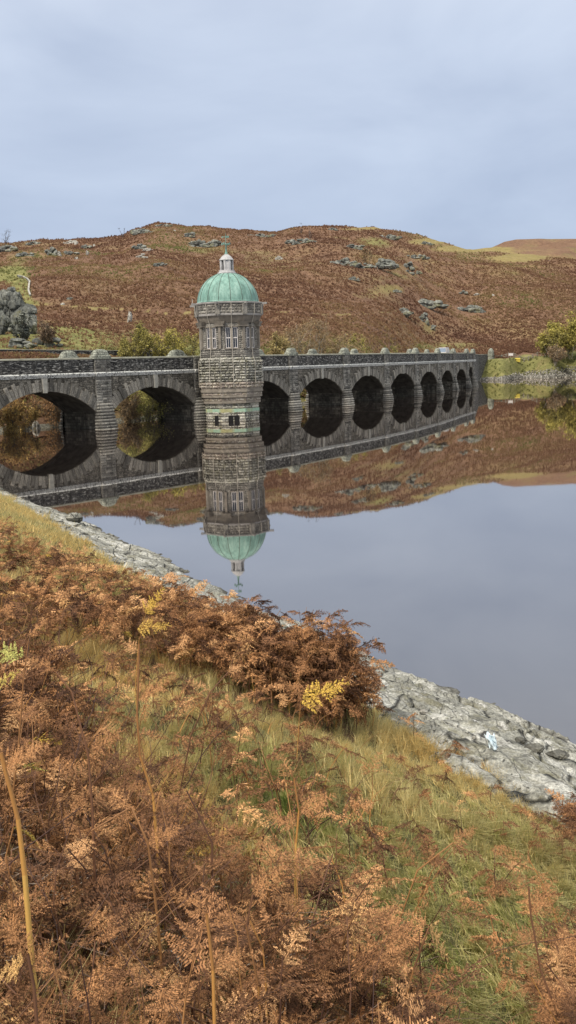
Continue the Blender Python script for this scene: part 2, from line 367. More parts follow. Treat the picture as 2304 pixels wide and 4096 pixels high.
# lichened bedrock
rm = Mat('lichened bedrock', 0.9, 0.25)
n1 = rm.noise(1.1, 7, 0.66); n2 = rm.noise(7, 7, 0.72); n3 = rm.noise(28, 5, 0.7)
c = rm.ramp(n1, [(0.32, (0.12, 0.118, 0.102)), (0.50, (0.26, 0.255, 0.22)), (0.66, (0.44, 0.43, 0.39))])
c = rm.mix(1.0, c, rm.ramp(n2, [(0.30, 0.45), (0.52, 1.0), (0.72, 1.5)]), 'MULTIPLY')
c = rm.mix(rm.ramp(rm.noise(3.3, 6, 0.7), [(0.60, 0.0), (0.64, 0.8)]), c, (0.50, 0.49, 0.46))
c = rm.mix(rm.ramp(rm.noise(5.1, 6, 0.7), [(0.60, 0.0), (0.70, 0.7)]), c, (0.20, 0.20, 0.105))
c = rm.mix(rm.ramp(rm.noise(9, 4, 0.6, dist=1.0), [(0.34, 0.85), (0.40, 0.0)]), c, (0.022, 0.022, 0.020))
c = rm.mix(rm.ramp(rm.noise(1.9, 6, 0.72), [(0.52, 0.0), (0.62, 0.75)]), c, (0.155, 0.145, 0.095))
c = rm.mix(1.0, c, rm.ramp(n3, [(0.3, 0.6), (0.7, 1.4)]), 'MULTIPLY')
dn = rm.n.new('ShaderNodeTexNoise'); dn.inputs['Scale'].default_value = 1.5; dn.inputs['Detail'].default_value = 5; rm.l.new(rm.tc.outputs['Object'], dn.inputs['Vector'])
def crack(sc_, wd, rot=0.55, st=(1.0, .32, 1.0)):
    mp_ = rm.n.new('ShaderNodeMapping'); mp_.inputs['Rotation'].default_value = (0, 0, -rot); mp_.inputs['Scale'].default_value = st
    va = rm.n.new('ShaderNodeVectorMath'); va.operation = 'MULTIPLY_ADD'; va.inputs[1].default_value = (.3, .3, .3)
    rm.l.new(dn.outputs['Color'], va.inputs[0]); rm.l.new(rm.tc.outputs['Object'], va.inputs[2]); rm.l.new(va.outputs[0], mp_.inputs[0])
    vo = rm.n.new('ShaderNodeTexVoronoi'); vo.feature = 'DISTANCE_TO_EDGE'; vo.inputs['Scale'].default_value = sc_; rm.l.new(mp_.outputs[0], vo.inputs['Vector'])
    return rm.ramp(vo.outputs['Distance'], [(0.0, 0.0), (wd, 1.0)])
k1 = crack(0.75, .022, .55, (1, .30, 1)); k2 = crack(2.6, .03, .40, (1, .22, 1))
c = rm.mix(1.0, c, rm.ramp(k1, [(0, .10), (1, 1)]), 'MULTIPLY'); c = rm.mix(1.0, c, rm.ramp(k2, [(0, .62), (1, 1)]), 'MULTIPLY')
sz_ = rm.n.new('ShaderNodeSeparateXYZ'); rm.l.new(rm.tc.outputs['Object'], sz_.inputs[0])
c = rm.mix(rm.ramp(rm.math('ADD', sz_.outputs['Z'], rm.math('MULTIPLY', n1, .25)), [(0.16, .8), (0.30, 0.0)]), c, (0.045, 0.042, 0.035)); rm.color(c)
rm.bump(rm.math('ADD', rm.math('ADD', n2, rm.math('MULTIPLY', n3, 0.4)), rm.math('ADD', rm.math('MULTIPLY', k1, 1.2), rm.math('MULTIPLY', k2, .5))), .8, 0.06); M_rock = rm.m
cr = Mat('hill crag stone', 0.9, 0.2)
c = cr.ramp(cr.noise(0.5, 7, 0.7, stretch=(1.4, 1.4, 0.6)), [(0.32, (0.035, 0.036, 0.035)), (0.5, (0.135, 0.14, 0.125)), (0.68, (0.32, 0.32, 0.28))])
c = cr.mix(cr.ramp(cr.noise(0.35, 6, 0.7), [(0.52, 0.0), (0.62, 0.7)]), c, (0.13, 0.125, 0.055))
cr.color(c); cr.bump(cr.noise(1.2, 6, 0.75, stretch=(1.4, 1.4, 0.6)), 1.0, 0.5); M_crag = cr.m
cp = Mat('pale boulder stone', 0.9, 0.2)
c = cp.ramp(cp.noise(0.9, 7, 0.7), [(0.32, (0.16, 0.15, 0.13)), (0.68, (0.46, 0.44, 0.39))]); cp.color(c); cp.bump(cp.noise(2, 6, 0.75), 1.0, 0.3); M_pale = cp.m

# ------------------------------------------------------------------ the line of the viaduct (a gentle curve)
X0, Y0, PSI, KAP, SEND, HEND = -21.87, 110.93, 0.7036, 0.003, 118.8, 0.367
BL, BW, PW = 16.2966, 4.6726, 2.2731
DEP = 6.2
def head(s): return PSI - KAP * s if s <= SEND else HEND
def centre(s):
    q = min(s, SEND); a = PSI - KAP * q
    x = X0 + (math.cos(a) - math.cos(PSI)) / KAP; y = Y0 + (math.sin(PSI) - math.sin(a)) / KAP
    if s > SEND: x += math.sin(HEND) * (s - SEND); y += math.cos(HEND) * (s - SEND)
    return x, y
def BP(s, off, z):
    x, y = centre(s); a = head(s); return np.array([x + math.cos(a) * off, y - math.sin(a) * off, z])
def bdirs(s):
    a = head(s); return np.array([math.sin(a), math.cos(a), 0.]), np.array([math.cos(a), -math.sin(a), 0.])
def sJ(i): return i * BL + (BW if i >= 2 else 0)
def pw(i): return PW + (BW if i == 1 else 0)

# ------------------------------------------------------------------ far land
SK = [(-0.6, 0.115), (-0.36, 0.122), (-0.285, 0.1286), (-0.261, 0.1295), (-0.236, 0.1312), (-0.184, 0.1305), (-0.161, 0.1318), (-0.151, 0.1374), (-0.143, 0.1403), (-0.123, 0.1437), (-0.09, 0.1397), (-0.058, 0.1368), (-0.034, 0.135), (-0.01, 0.1316), (0.014, 0.136), (0.059, 0.1375), (0.095, 0.1338), (0.14, 0.1255), (0.16, 0.1183), (0.19, 0.1095), (0.235, 0.104), (0.301, 0.097), (0.6, 0.08)]
SKF = [(-0.6, 0.06), (0.10, 0.09), (0.15, 0.104), (0.192, 0.1095), (0.215, 0.1112), (0.228, 0.1165), (0.24, 0.1182), (0.301, 0.1172), (0.36, 0.121), (0.6, 0.10)]
ska, ske = np.array(SK).T; skfa, skfe = np.array(SKF).T
_b = np.array([BP(s, -DEP - 4.0, 0)[:2] for s in np.linspace(-70, 147, 80)])
bka, bky = _b[:, 0] / _b[:, 1], _b[:, 1]
o_ = np.argsort(bka); bka, bky = bka[o_], bky[o_]
def yshore(a):
    y = np.interp(a, bka, bky); y = np.where(a > 0.197, 300 + 14 * vnoise(a * 40, 0 * a, 0, 3) * sstep(.2, .23, a), y)
    return y
YR = 590.0
def zroad(a): return np.interp(a, [-0.4, -0.29, -0.19, -0.1, 0.1, 0.19, 0.21, 0.30], [9.4, 9.2, 8.6, 8.0, 7.2, 6.6, 6.3, 7.4])
def hfoot(a):
    a = np.asarray(a, float); f = sstep(.08, .197, a)
    return np.maximum((yshore(np.minimum(a, .19)) + 24) * (1 - f) + 326 * f, np.where(a > .197, 322, 0))
def zland(a, y):
    a = np.asarray(a, float); y = np.asarray(y, float)
    ys = yshore(a); dy = y - ys; zr = zroad(a); x = a * y
    w = np.where(a > 0.197, 13.0, 17.0)
    z = np.where(dy < 0, dy * 0.35, zr * (0.35 * np.clip(dy / w, 0, 1) ** 0.6 + 0.65 * sstep(0, 1, dy / w)))
    y0 = hfoot(a)
    t = np.clip((y - y0) / (YR - y0), 0, 1)
    zt = H + np.interp(a, ska, ske) * YR
    g = 0.86 * t + 0.14 * sstep(0, 1, t)
    g = g + 0.035 * np.sin(t * 9 + a * 12) * t * (1 - t) * 2
    hill = zr + (zt - zr) * g
    z = np.where(y > y0, hill, z)
    amp = sstep(0, 40, y - y0) * (1 - 0.85 * sstep(0.80, 1.0, t))
    z = z + amp * (4.5 * fbm(x / 60, y / 60, 0, 3, 11) + 1.6 * fbm(x / 14, y / 14, 0, 3, 21)) + sstep(0, 3, dy) * 0.25 * fbm(x / 3, y / 3, 0, 2, 31)
    z = z + sstep(.9, 1, t) * 0.9 * fbm(x / 9, 0 * y, 0, 3, 77)
    z = np.where(y > YR, z - (y - YR) * 0.25, z)
    return z

NA = 620
aa = np.linspace(-0.5, 0.5, NA)
rows = np.concatenate([np.linspace(-6, 30, 37), 30 + (np.linspace(0, 1, 170)[1:] ** 1.15) * 430])
A, D_ = np.meshgrid(aa, rows)
ysA = yshore(A)
hfA = hfoot(A) + 2
Yg = np.where(D_ <= 30, ysA - 6 + (D_ + 6) / 36 * (hfA - ysA + 6), hfA + (D_ - 30) / 430 * (YR + 60 - hfA))
Zg = zland(A, Yg)
V = np.stack([A * Yg, Yg, Zg], -1).reshape(-1, 3)
nr, nc = A.shape
ii = (np.arange(nr - 1)[:, None] * nc + np.arange(nc - 1)[None]).ravel()
F = np.stack([ii, ii + 1, ii + nc + 1, ii + nc], 1)
me = quick_mesh('hills', V, F, smooth=True)
EL = (Zg - H) / Yg
def blob(ca, ce, wa, we, s=1.0): return s * np.exp(-((A - ca) / wa) ** 2 - ((EL - ce) / we) ** 2)
def zb(dx, dy, w, h, s=1.0):
    a, e = azel(dx, dy); return blob(a, e, w * 1.59 / FPX, h * 1.59 / FPX, s)
dyA = Yg - ysA
g = (0.95 * (1 - sstep(20, 70, dyA)) * sstep(14, 18, dyA) * (1 - .75 * sstep(-.12, -.04, A)) + .3 * (dyA <= 16)) * (A < 0.19)                      # olive grass above the road
g = g + zb(190, 850, 140, 30, .75) + zb(80, 850, 90, 40, .8) + zb(52, 740, 24, 55, 1.6) + zb(15, 690, 34, 18, 1.5) + zb(230, 776, 110, 4, .6) + zb(60, 765, 45, 10, .8)
g = g + .85 * (A > 0.197) * (1 - sstep(14, 22, dyA)) + zb(1120, 870, 130, 14, .7) + zb(1080, 825, 30, 25, .5)
g = g + zb(960, 700, 60, 14, .5) + zb(510, 625, 60, 22, .45) + zb(950, 610, 70, 12, .4) + zb(390, 580, 60, 9, .45) + zb(60, 640, 70, 16, .35)
yl = zb(1190, 624, 95, 9, 1.7) + zb(1080, 607, 50, 7, 1.6) + zb(1310, 648, 80, 12, 1.3) + zb(920, 575, 70, 4, 1.0) + zb(985, 725, 50, 14, .7) + zb(930, 745, 70, 20, .45) + zb(480, 760, 80, 6, .3)
def track(pts, w, s_):
    q = np.array([azel(*p) for p in pts]); e_ = np.interp(A, q[:, 0], q[:, 1], left=9, right=9); return s_ * np.exp(-((EL - e_ - .0004 * np.sin(A * 400)) / w) ** 2)
yl = yl + track([(70, 768), (150, 766), (230, 776), (330, 779), (420, 790), (480, 786)], .0011, 1.0) + track([(660, 782), (800, 790), (900, 792), (1000, 782)], .0007, .8) + track([(120, 700), (260, 690), (420, 705)], .0006, .5) + track([(900, 640), (1050, 655), (1250, 672), (1440, 668)], .0007, .6)
g = g + .30 * sstep(.15, .4, fbm(A * Yg / 50, Yg / 70, 0, 3, 123)) + .15 * sstep(.1, .5, fbm(A * Yg / 25, Yg / 40, 0, 3, 131))
gv = .9 * (A < .19) * (np.abs(dyA) < .9)
gv = gv + 1.0 * (A > 0.222) * (dyA > -3) * (dyA < 1.8 + 1.5 * fbm(A * 300, 0 * A, 0, 2, 9))
col = me.attributes.new('zone', 'FLOAT_COLOR', 'POINT')
cc = np.stack([np.clip(g, 0, 1), np.clip(yl, 0, 1), np.clip(gv, 0, 1), np.ones_like(g)], -1).reshape(-1)
col.data.foreach_set('color', cc.astype(np.float32))
tag(link('hills', me, M_hill), kind='structure')
GW = np.clip(g, 0, 1)

# the more distant ridge to the right
af = np.linspace(0.05, 0.6, 260); yf = np.linspace(560, 900, 60); A2, Y2 = np.meshgrid(af, yf)
zt = H + np.interp(A2, skfa, skfe) * 780; t = np.clip((Y2 - 560) / 220, 0, 1)
Z2 = 30 + (zt - 30) * (t ** 0.8) - np.clip(Y2 - 780, 0, 999) * 0.3 + 2.6 * fbm(A2 * Y2 / 22, Y2 / 22, 0, 4, 5) * (1 - .7 * sstep(.85, 1, t))
V = np.stack([A2 * Y2, Y2, Z2], -1).reshape(-1, 3); nr, nc = A2.shape
ii = (np.arange(nr - 1)[:, None] * nc + np.arange(nc - 1)[None]).ravel()
me = quick_mesh('distant_hill', V, np.stack([ii, ii + 1, ii + nc + 1, ii + nc], 1), smooth=True)
col = me.attributes.new('zone', 'FLOAT_COLOR', 'POINT')
E2 = (Z2 - H) / Y2
g2 = .22 + 1.0 * fbm(A2 * Y2 / 22, Y2 / 30, 0, 4, 15); y2 = np.exp(-((A2 - .205) / .03) ** 2) * 1.8 * (1 - sstep(.109, .113, E2)) + .25 * sstep(.115, .12, E2)
col.data.foreach_set('color', np.stack([g2, np.clip(y2, 0, 1), 0 * A2, 1 + 0 * A2], -1).reshape(-1).astype(np.float32))
tag(link('distant_hill', me, M_hill), kind='structure')

# water
me = quick_mesh('water', [(-420, -60, 0), (420, -60, 0), (420, 640, 0), (-420, 640, 0)], [(0, 1, 2, 3)])
tag(link('water', me, M_water), kind='structure')

def find_y(dx, dy, lo=150.):
    a, e = azel(dx, dy); ys = np.linspace(max(lo, float(yshore(np.array(a))) + 1), 640, 900)
    z = zland(a + 0 * ys, ys); el = (z - H) / ys; k = np.argmax(el > e)
    if not (el > e).any(): return a, YR - 6
    return a, ys[k]

# bracken clumps over the hill: nobody could count them
def tufts():
    n = 120000
    a = RNG.uniform(-0.34, 0.36, n); u = RNG.uniform(0, 1, n) ** 1.5; y0 = yshore(a) + np.where(a > .197, 22, 3)
    y = y0 + u * (YR - 1 - y0)
    nb = 26000; ab = np.concatenate([RNG.uniform(-.34, .195, 20000), RNG.uniform(.2, .36, 6000)]); yb = yshore(ab) + RNG.uniform(.2, 1, nb) ** 1.2 * np.where(ab < .19, 18, 13)
    a = np.concatenate([a, ab]); y = np.concatenate([y, yb]); n = n + nb; far_ = np.arange(n) >= n - 6000; thin_ = RNG.uniform(0, 1, n) < .93
    x = a * y; z = zland(a, y)
    el = (z - H) / y
    ia = np.clip(((a + 0.5) / 1.0 * (NA - 1)).astype(int), 0, NA - 1)
    col_el = EL[:, ia]                                   # find the zone weight at this place
    gi = np.array([np.interp(y[k], Yg[:, ia[k]], GW[:, ia[k]]) for k in range(0, n)])
    yi_ = np.array([np.interp(y[k], Yg[:, ia[k]], np.clip(yl, 0, 1)[:, ia[k]]) for k in range(0, n)])
    nearb = ((y - yshore(a) < 20) & (a < .19)) | far_
    keep = ((gi * 0.75 < RNG.uniform(0, 1, n) ** 0.8) | nearb) & (yi_ < RNG.uniform(0.1, .8, n))
    for cx_, cy_, cr_ in CRAG_AT: keep &= ~(((x - cx_) / cr_) ** 2 + ((y - cy_) / (cr_ * .8 + 1)) ** 2 < RNG.uniform(.5, 1.1, n))
    keep &= ~(far_ & thin_)
    x, y, z, gi = x[keep], y[keep], z[keep], gi[keep]; n = len(x)
    q = 5; sz = RNG.uniform(0.22, 0.62, (n, 1, 1)) * (1 + y[:, None, None] / 700)
    th = RNG.uniform(0, 2 * np.pi, (n, q)); tilt = RNG.uniform(0.2, 1.3, (n, q))
    d = np.stack([np.cos(th) * np.sin(tilt), np.sin(th) * np.sin(tilt), np.cos(tilt) * 0.9], -1)
    s = np.stack([-np.sin(th), np.cos(th), 0 * th], -1)
    c = np.stack([x, y, z - 0.1], -1)[:, None, :]
    w = 0.20 * sz
    p0 = c - s * w; p1 = c + s * w; p2 = c + d * sz + s * w * .7; p3 = c + d * sz * .9 - s * w * .8
    V = np.stack([p0, p1, p2, p3], 2).reshape(-1, 3)
    F = np.arange(len(V)).reshape(-1, 4)
    tn = 0.42 + 0.65 * fbm(x / 45, y / 60, 0, 3, 41) + 0.25 * fbm(x / 6, y / 6, 0, 2, 43) + RNG.normal(0, .07, n) + np.where(far_[keep], 1.0, np.where(nearb[keep], RNG.uniform(-.3, .45, n), gi * .5))
    me = quick_mesh('hill_bracken', V, F, {'tint': np.repeat(np.clip(tn, 0, 1), q)})
    tag(link('hill_bracken', me, M_hillbr), 'rust brown bracken clumps covering the hillside beyond the viaduct', 'bracken', kind='stuff')

# ------------------------------------------------------------------ viaduct
root = empty('stone_viaduct', BP(0, -DEP / 2, 0), 'long curved dark stone arched viaduct standing in the reservoir', 'viaduct')
ZS, ZC, ZT = 1.95, 4.65, 6.1       # springing, crown, top of the spandrel
def arch_z(u, hs, zs=ZS, zc=ZC):
    r = zc - zs; R = (hs * hs + r * r) / (2 * r)
    return zc - R + np.sqrt(np.maximum(R * R - u * u, 0))
def sweep(mb, prof, s0, s1, add=0.0, step=1.5, m=0, side=1):
    """prof: closed list of (off, z); swept along the viaduct between s0 and s1"""
    n = max(1, int(math.ceil((s1 - s0) / step))); k = len(prof); vs = []; fs = []
    for i in range(n + 1):
        s = s0 + (s1 - s0) * i / n
        for (o, z) in prof:
            oo = o + add if side > 0 else -DEP - (o + add)
            vs.append(BP(s, oo, z))
    for i in range(n):
        for j in range(k):
            a, b = i * k + j, i * k + (j + 1) % k
            fs.append((a, b, b + k, a + k) if side > 0 else (b, a, a + k, b + k))
    fs.append(tuple(range(k))[::-1]); fs.append(tuple(n * k + j for j in range(k))); mb.add(vs, fs, m)

def bay(s0, s1, zs=ZS, zc=ZC, blind=False):
    hs = (s1 - s0) / 2; sm = (s0 + s1) / 2; n = 28
    us = [-hs + 2 * hs * i / n for i in range(n + 1)]
    for off, fl in ((0.0, False), (-DEP, True)):
        wall = MB(); vs = []; fs = []
        for u in us:
            za = float(arch_z(u, hs, zs, zc))
            for q in range(4): vs.append(BP(sm + u, off, za + (ZT - za) * q / 3))
        for i in range(n):
            for q in range(3):
                a = i * 4 + q; f = (a, a + 4, a + 5, a + 1)
                fs.append(f if not fl else f[::-1])
        wall.add(vs, fs); wall.build('spandrel_wall', M_spandrel, root)
    # vault: recessed between two outer ribs
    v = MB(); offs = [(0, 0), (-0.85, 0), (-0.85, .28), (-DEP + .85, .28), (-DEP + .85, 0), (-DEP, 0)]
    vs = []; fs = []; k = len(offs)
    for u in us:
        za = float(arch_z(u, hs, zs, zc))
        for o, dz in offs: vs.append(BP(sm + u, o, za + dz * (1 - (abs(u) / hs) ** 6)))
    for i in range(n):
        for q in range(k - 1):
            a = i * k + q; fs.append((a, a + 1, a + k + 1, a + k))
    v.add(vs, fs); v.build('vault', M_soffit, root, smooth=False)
    if blind:
        b = MB(); b.add([BP(s0, -1.2, -1), BP(s1, -1.2, -1), BP(s1, -1.2, ZT), BP(s0, -1.2, ZT)], [(0, 1, 2, 3)]); b.build('blind_wall', M_cap, root)
    # arch ring of separate long stones, front and back
    r = zc - zs; R = (hs * hs + r * r) / (2 * r); a0 = math.asin(hs / R); ns = max(9, int(2 * a0 * R / 0.44)) | 1
    for off, sg in ((0.0, 1), (-DEP, -1)):
        ring = MB()
        for i in range(ns):
            f0, f1 = (-a0 + 2 * a0 * i / ns), (-a0 + 2 * a0 * (i + 1) / ns)
            if abs(i - ns // 2) < 1: continue
            L = (1.30 if i % 2 else 1.02) * (1 + random.uniform(-.07, .07)) * (1.05 + .22 * abs(f0 + f1) / 2 / a0) * (hs / 7) ** .4
            pr = random.uniform(.14, .26); g = 0.026 / R; vs = []
            cz = zc - R
            for pp, rin, rex in ((0.0, 0, L), (pr, .03, L - .05)):
                for f, rr in ((f0 + g, R - .02 + rin), (f1 - g, R - .02 + rin), (f1 - g, R + rex), (f0 + g, R + rex)):
                    vs.append(BP(sm + rr * math.sin(f), off + sg * pp, min(cz + rr * math.cos(f), ZT - .03)))
            fs = [(4, 5, 6, 7), (0, 1, 5, 4), (1, 2, 6, 5), (2, 3, 7, 6), (3, 0, 4, 7)]
            ring.add(vs, fs if sg > 0 else [f[::-1] for f in fs])
        ring.build('arch_ring', M_vous, root)
        t, nn = bdirs(sm); kb = MB()
        kb.frame(BP(sm, off + sg * .12, zc - .16), t, nn, (0, 0, 1), .24 * min(1, hs / 6), .22, ZT - zc + .14, 0, 1.35, 1.0)
        kb.build('keystone', M_key, root)

def courses(mb, s0, s1, off, z0, z1, h=0.34, pr=0.07, sg=1):
    z = z0
    while z < z1 - .05:
        hh_ = min(h * random.uniform(.9, 1.1), z1 - z); s = s0
        while s < s1 - 0.05:
            L = random.uniform(.5, 1.0)
            if s + L > s1 - .3: L = s1 - s
            t, nn = bdirs(s)
            if sg > 0: mb.pillow(BP(s, off, z), t, nn, L, hh_, pr)
            else: mb.pillow(BP(s + L, off, z), -t, -nn, L, hh_, pr)
            s += L
        z += hh_

def pier(s0, w, cut=True):
    mb = MB(); t, nn = bdirs(s0 + w / 2)
    # core
    core = MB()
    sweep(core, [(0, -1.5), (0, ZT), (-DEP, ZT), (-DEP, -1.5)][::-1], s0, s0 + w)
    core.build('pier_core', M_jamb, root)
    for sg in (1, -1):
        mb = MB()
        def bp(s, o, z): return BP(s, o, z) if sg > 0 else BP(s, -DEP - o, z)
        sweep(mb, [(0.003, 2.6), (0.20, 2.6), (0.20, 8.05), (0.003, 8.05)][::-1], s0, s0 + w, side=sg)
        courses(mb, s0 + .02, s0 + w - .02, .20 if sg > 0 else -DEP - .20, 2.7, 6.1, .30, .05, sg)
        courses(mb, s0 + .02, s0 + w - .02, .20 if sg > 0 else -DEP - .20, 6.62, 8.03, .35, .05, sg)
        # side returns and rounded cutwater in fat courses that swell towards the water
        if cut:
            zz = 3.0; k = 0
            while zz > -1.0:
                hgt = .36; f = min(1.0, k / 8.0)
                hw = w / 2 + .06 + .26 * f ** .8; pj = .42 + .80 * f ** .8; rows_ = [(0, -.17), (.16, -.01), (.5, .04), (.84, -.01), (1, -.17)]
                M_ = 22; vs = []; fs = []
                jig = [random.uniform(-.045, .045) for _ in range(M_)]
                for (q, d) in rows_:
                    for j in range(M_):
                        th = math.pi * j / (M_ - 1); ct, st = math.cos(th), math.sin(th)
                        ex = .62; cx = math.copysign(abs(ct) ** ex, ct); sy = abs(st) ** ex
                        vs.append(bp(s0 + w / 2 - cx * (hw + d + jig[j] * .4), sy * (pj + d + jig[j]) - .02, zz - hgt + q * hgt))
                nn_ = len(rows_)
                for q in range(nn_ - 1):
                    for j in range(M_ - 1):
                        a = q * M_ + j; f_ = (a, a + 1, a + 1 + M_, a + M_); fs.append(f_ if sg > 0 else f_[::-1])
                top = [(nn_ - 1) * M_ + j for j in range(M_)]; fs.append(tuple(top) if sg > 0 else tuple(top[::-1]))
                mb.add(vs, fs); zz -= hgt; k += 1
        mb.build('pier', M_pier, root)
    # side lining under the vault in courses (jambs bulge a little)
    # caps on both parapets
    for sg in (1, -1):
        def bp(s, o, z): return BP(s, o, z) if sg > 0 else BP(s, -DEP - o, z)
        cb = MB(); c0 = s0 + w / 2; hw = (w + .42) / 2; M_ = 20
        prof = [(1.0, 8.08), (1.04, 8.12), (1.03, 8.42), (1.0, 8.46), (.93, 8.48), (.90, 8.62), (.82, 8.80), (.70, 8.98), (.56, 9.10), (.38, 9.17), (.15, 9.2)]
        vs = []; fs = []
        for r_, z in prof:
            for j in range(M_):
                th = 2 * math.pi * j / M_; ct, st = math.cos(th), math.sin(th)
                ex = .45 if z < 8.5 else .7
                cx = math.copysign(abs(ct) ** ex, ct); sy = math.copysign(abs(st) ** ex, st)
                vs.append(bp(c0 + cx * hw * r_ * min(1, 3.2 / w), -.14 + sy * .50 * (r_ ** .6), z))
        for q in range(len(prof) - 1):
            for j in range(M_):
                a, b = q * M_ + j, q * M_ + (j + 1) % M_; f_ = (b, a, a + M_, b + M_); fs.append(f_ if sg < 0 else f_[::-1])
        topf = tuple((len(prof) - 1) * M_ + j for j in range(M_)); fs.append(topf)
        cb.add(vs, fs); cb.build('pier_cap', M_cap, root)

def cornice_run(s0, s1, add):
    for sg in (1, -1):
        mb = MB()
        sweep(mb, [(-.2, 6.103), (.06, 6.103), (.06, 6.2), (.16, 6.24), (.16, 6.34), (-.2, 6.34)][::-1], s0, s1, add, side=sg)
        s = s0; t0 = 6.343
        while s < s1 - .01:
            L = min(random.uniform(.45, .8), s1 - s); L = L if s1 - s - L > .25 else s1 - s
            sweep(mb, [(-.2, t0), (.24, t0 + random.uniform(0, .02)), (.27 + random.uniform(-.03, .02), t0 + .12), (.20, t0 + .24 + random.uniform(-.03, .0)), (-.2, t0 + .26)][::-1], s + .01, s + L - .01, add, side=sg)
            s += L
        mb.build('cornice', M_cornice, root)
        if add == 0:
            p = MB(); sweep(p, [(0.03, 6.6), (0.03, 8.06), (-.42, 8.06), (-.42, 6.6)][::-1], s0, s1, 0, side=sg)
            p.build('parapet', M_parapet, root)
        else:
            p = MB(); sweep(p, [(-.12, 6.6), (-.12, 8.06), (-.62, 8.06), (-.62, 6.6)][::-1], s0, s1, add, side=sg); p.build('parapet', M_parapet, root)
        c = MB(); sweep(c, [(.12, 8.063), (.14, 8.10), (.14, 8.24), (-.5, 8.27), (-.5, 8.063)][::-1], s0, s1, add * .4, side=sg)
        c.build('coping', M_coping, root)

NJ0, NJ1 = -3, 8
for i in range(NJ0, NJ1 + 1):
    s0 = sJ(i); w = pw(i); pier(s0, w)
    cornice_run(s0, s0 + w, .20)
    if i < NJ1:
        bay(s0 + w, sJ(i + 1)); cornice_run(s0 + w, sJ(i + 1), 0)
# narrow blind bay and end pier on the far bank
sb0 = sJ(8) + PW; sb1 = sb0 + 6.3
bay(sb0, sb1, 2.6, 5.0, True); cornice_run(sb0, sb1, 0)
pier(sb1, 2.6); cornice_run(sb1, sb1 + 2.6, .20)
send = sb1 + 2.6
dk = MB(); sweep(dk, [(-.4, 6.95), (-.4, 7.12), (-DEP + .4, 7.12), (-DEP + .4, 6.95)][::-1], sJ(NJ0), send, 0, 4); dk.build('road_deck', M_blackdeck, root)

# ------------------------------------------------------------------ tower
a0 = head(19.7); cx, cy = centre(19.7); TC = np.array([cx + math.cos(a0) * 3.35, cy - math.sin(a0) * 3.35, 0.])
tw = empty('valve_tower', TC, 'octagonal stone tower with a green copper dome rising beside the viaduct', 'tower')
NB = math.atan2(-math.sin(a0), math.cos(a0))          # direction of the viaduct's normal
def octn(k): th = NB + k * math.pi / 4; return np.array([math.cos(th), math.sin(th), 0.])
def octt(k): n = octn(k); return np.array([-n[1], n[0], 0.])
def corner(k, ap, z):
    th = NB + (k + .5) * math.pi / 4; R = ap / math.cos(math.pi / 8); return TC + np.array([math.cos(th) * R, math.sin(th) * R, z])
def octprism(mb, prof, m=0, seg=8):
    """prof: list of (apothem, z) from low to high; closed on top"""
    vs = []; fs = []
    for ap, z in prof:
        for k in range(8): vs.append(corner(k, ap, z))
    for q in range(len(prof) - 1):
        for k in range(8): a, b = q * 8 + k, q * 8 + (k + 1) % 8; fs.append((a, b, b + 8, a + 8))
    fs.append(tuple((len(prof) - 1) * 8 + k for k in range(8))); fs.append(tuple(range(8))[::-1]); mb.add(vs, fs, m)
def ring_course(mb, ap, z, h, pr, lo=.55, hi=1.15, faces=range(8), jit=.035):
    for k in faces:
        half = ap * math.tan(math.pi / 8); n = octn(k); t = octt(k); s = -half
        while s < half - .02:
            L = random.uniform(lo, hi); L = L if half - s - L > lo * .7 else half - s
            mb.pillow(TC + n * ap + t * s + np.array([0, 0, z]), t, n, L, h, pr, jit); s += L
shaft = MB()
octprism(shaft, [(3.32, -1.5), (3.32, 2.15)])
z = -.9
while z < 2.1:
    if not (.95 < z < 1.5): ring_course(shaft, 3.34, z, .34, .07)
    z += .345
shaft.build('shaft_base', M_tower, tw)
alg = MB(); octprism(alg, [(3.40, 1.02), (3.42, 1.06), (3.42, 1.44), (3.40, 1.47)]); alg.build('algae_band', M_algae, tw)
corb = MB()
octprism(corb, [(3.38, 2.15), (3.62, 2.18), (3.62, 2.42), (3.56, 2.46), (3.60, 2.9), (3.84, 2.93), (3.84, 3.14), (3.78, 3.18), (3.80, 3.55), (3.96, 3.58), (3.96, 3.78), (3.90, 3.82), (3.90, 4.1)])
corb.build('corbel_courses', M_dressed, tw)
wide = MB(); octprism(wide, [(3.93, 4.1), (3.93, 4.85)])
ring_course(wide, 3.90, 4.12, .36, .14); ring_course(wide, 3.90, 4.49, .36, .17)
ring_course(wide, 3.58, 2.47, .40, .06); ring_course(wide, 3.79, 3.19, .34, .05)
wide.build('corbelled_band', M_pink, tw)
low = MB(); octprism(low, [(3.80, 4.85), (3.80, 7.55), (3.72, 7.62), (3.60, 7.95), (3.60, 7.96)])
z = 4.88
while z < 7.5: ring_course(low, 3.80, z, .325, .22, .5, 1.0, jit=.07); z += .335
ring_course(low, 3.72, 7.56, .34, .13)
low.build('rusticated_stage', M_tower, tw)
up = MB(); octprism(up, [(3.34, 7.96), (3.34, 12.2)])
z = 7.98
while z < 9.0: ring_course(up, 3.60, z, .25, .08, .4, .9, jit=.02); z += .258
octprism(up, [(3.58, 7.97), (3.60, 9.0)])
hf = 3.6 * math.tan(math.pi / 8)          # half width of a face
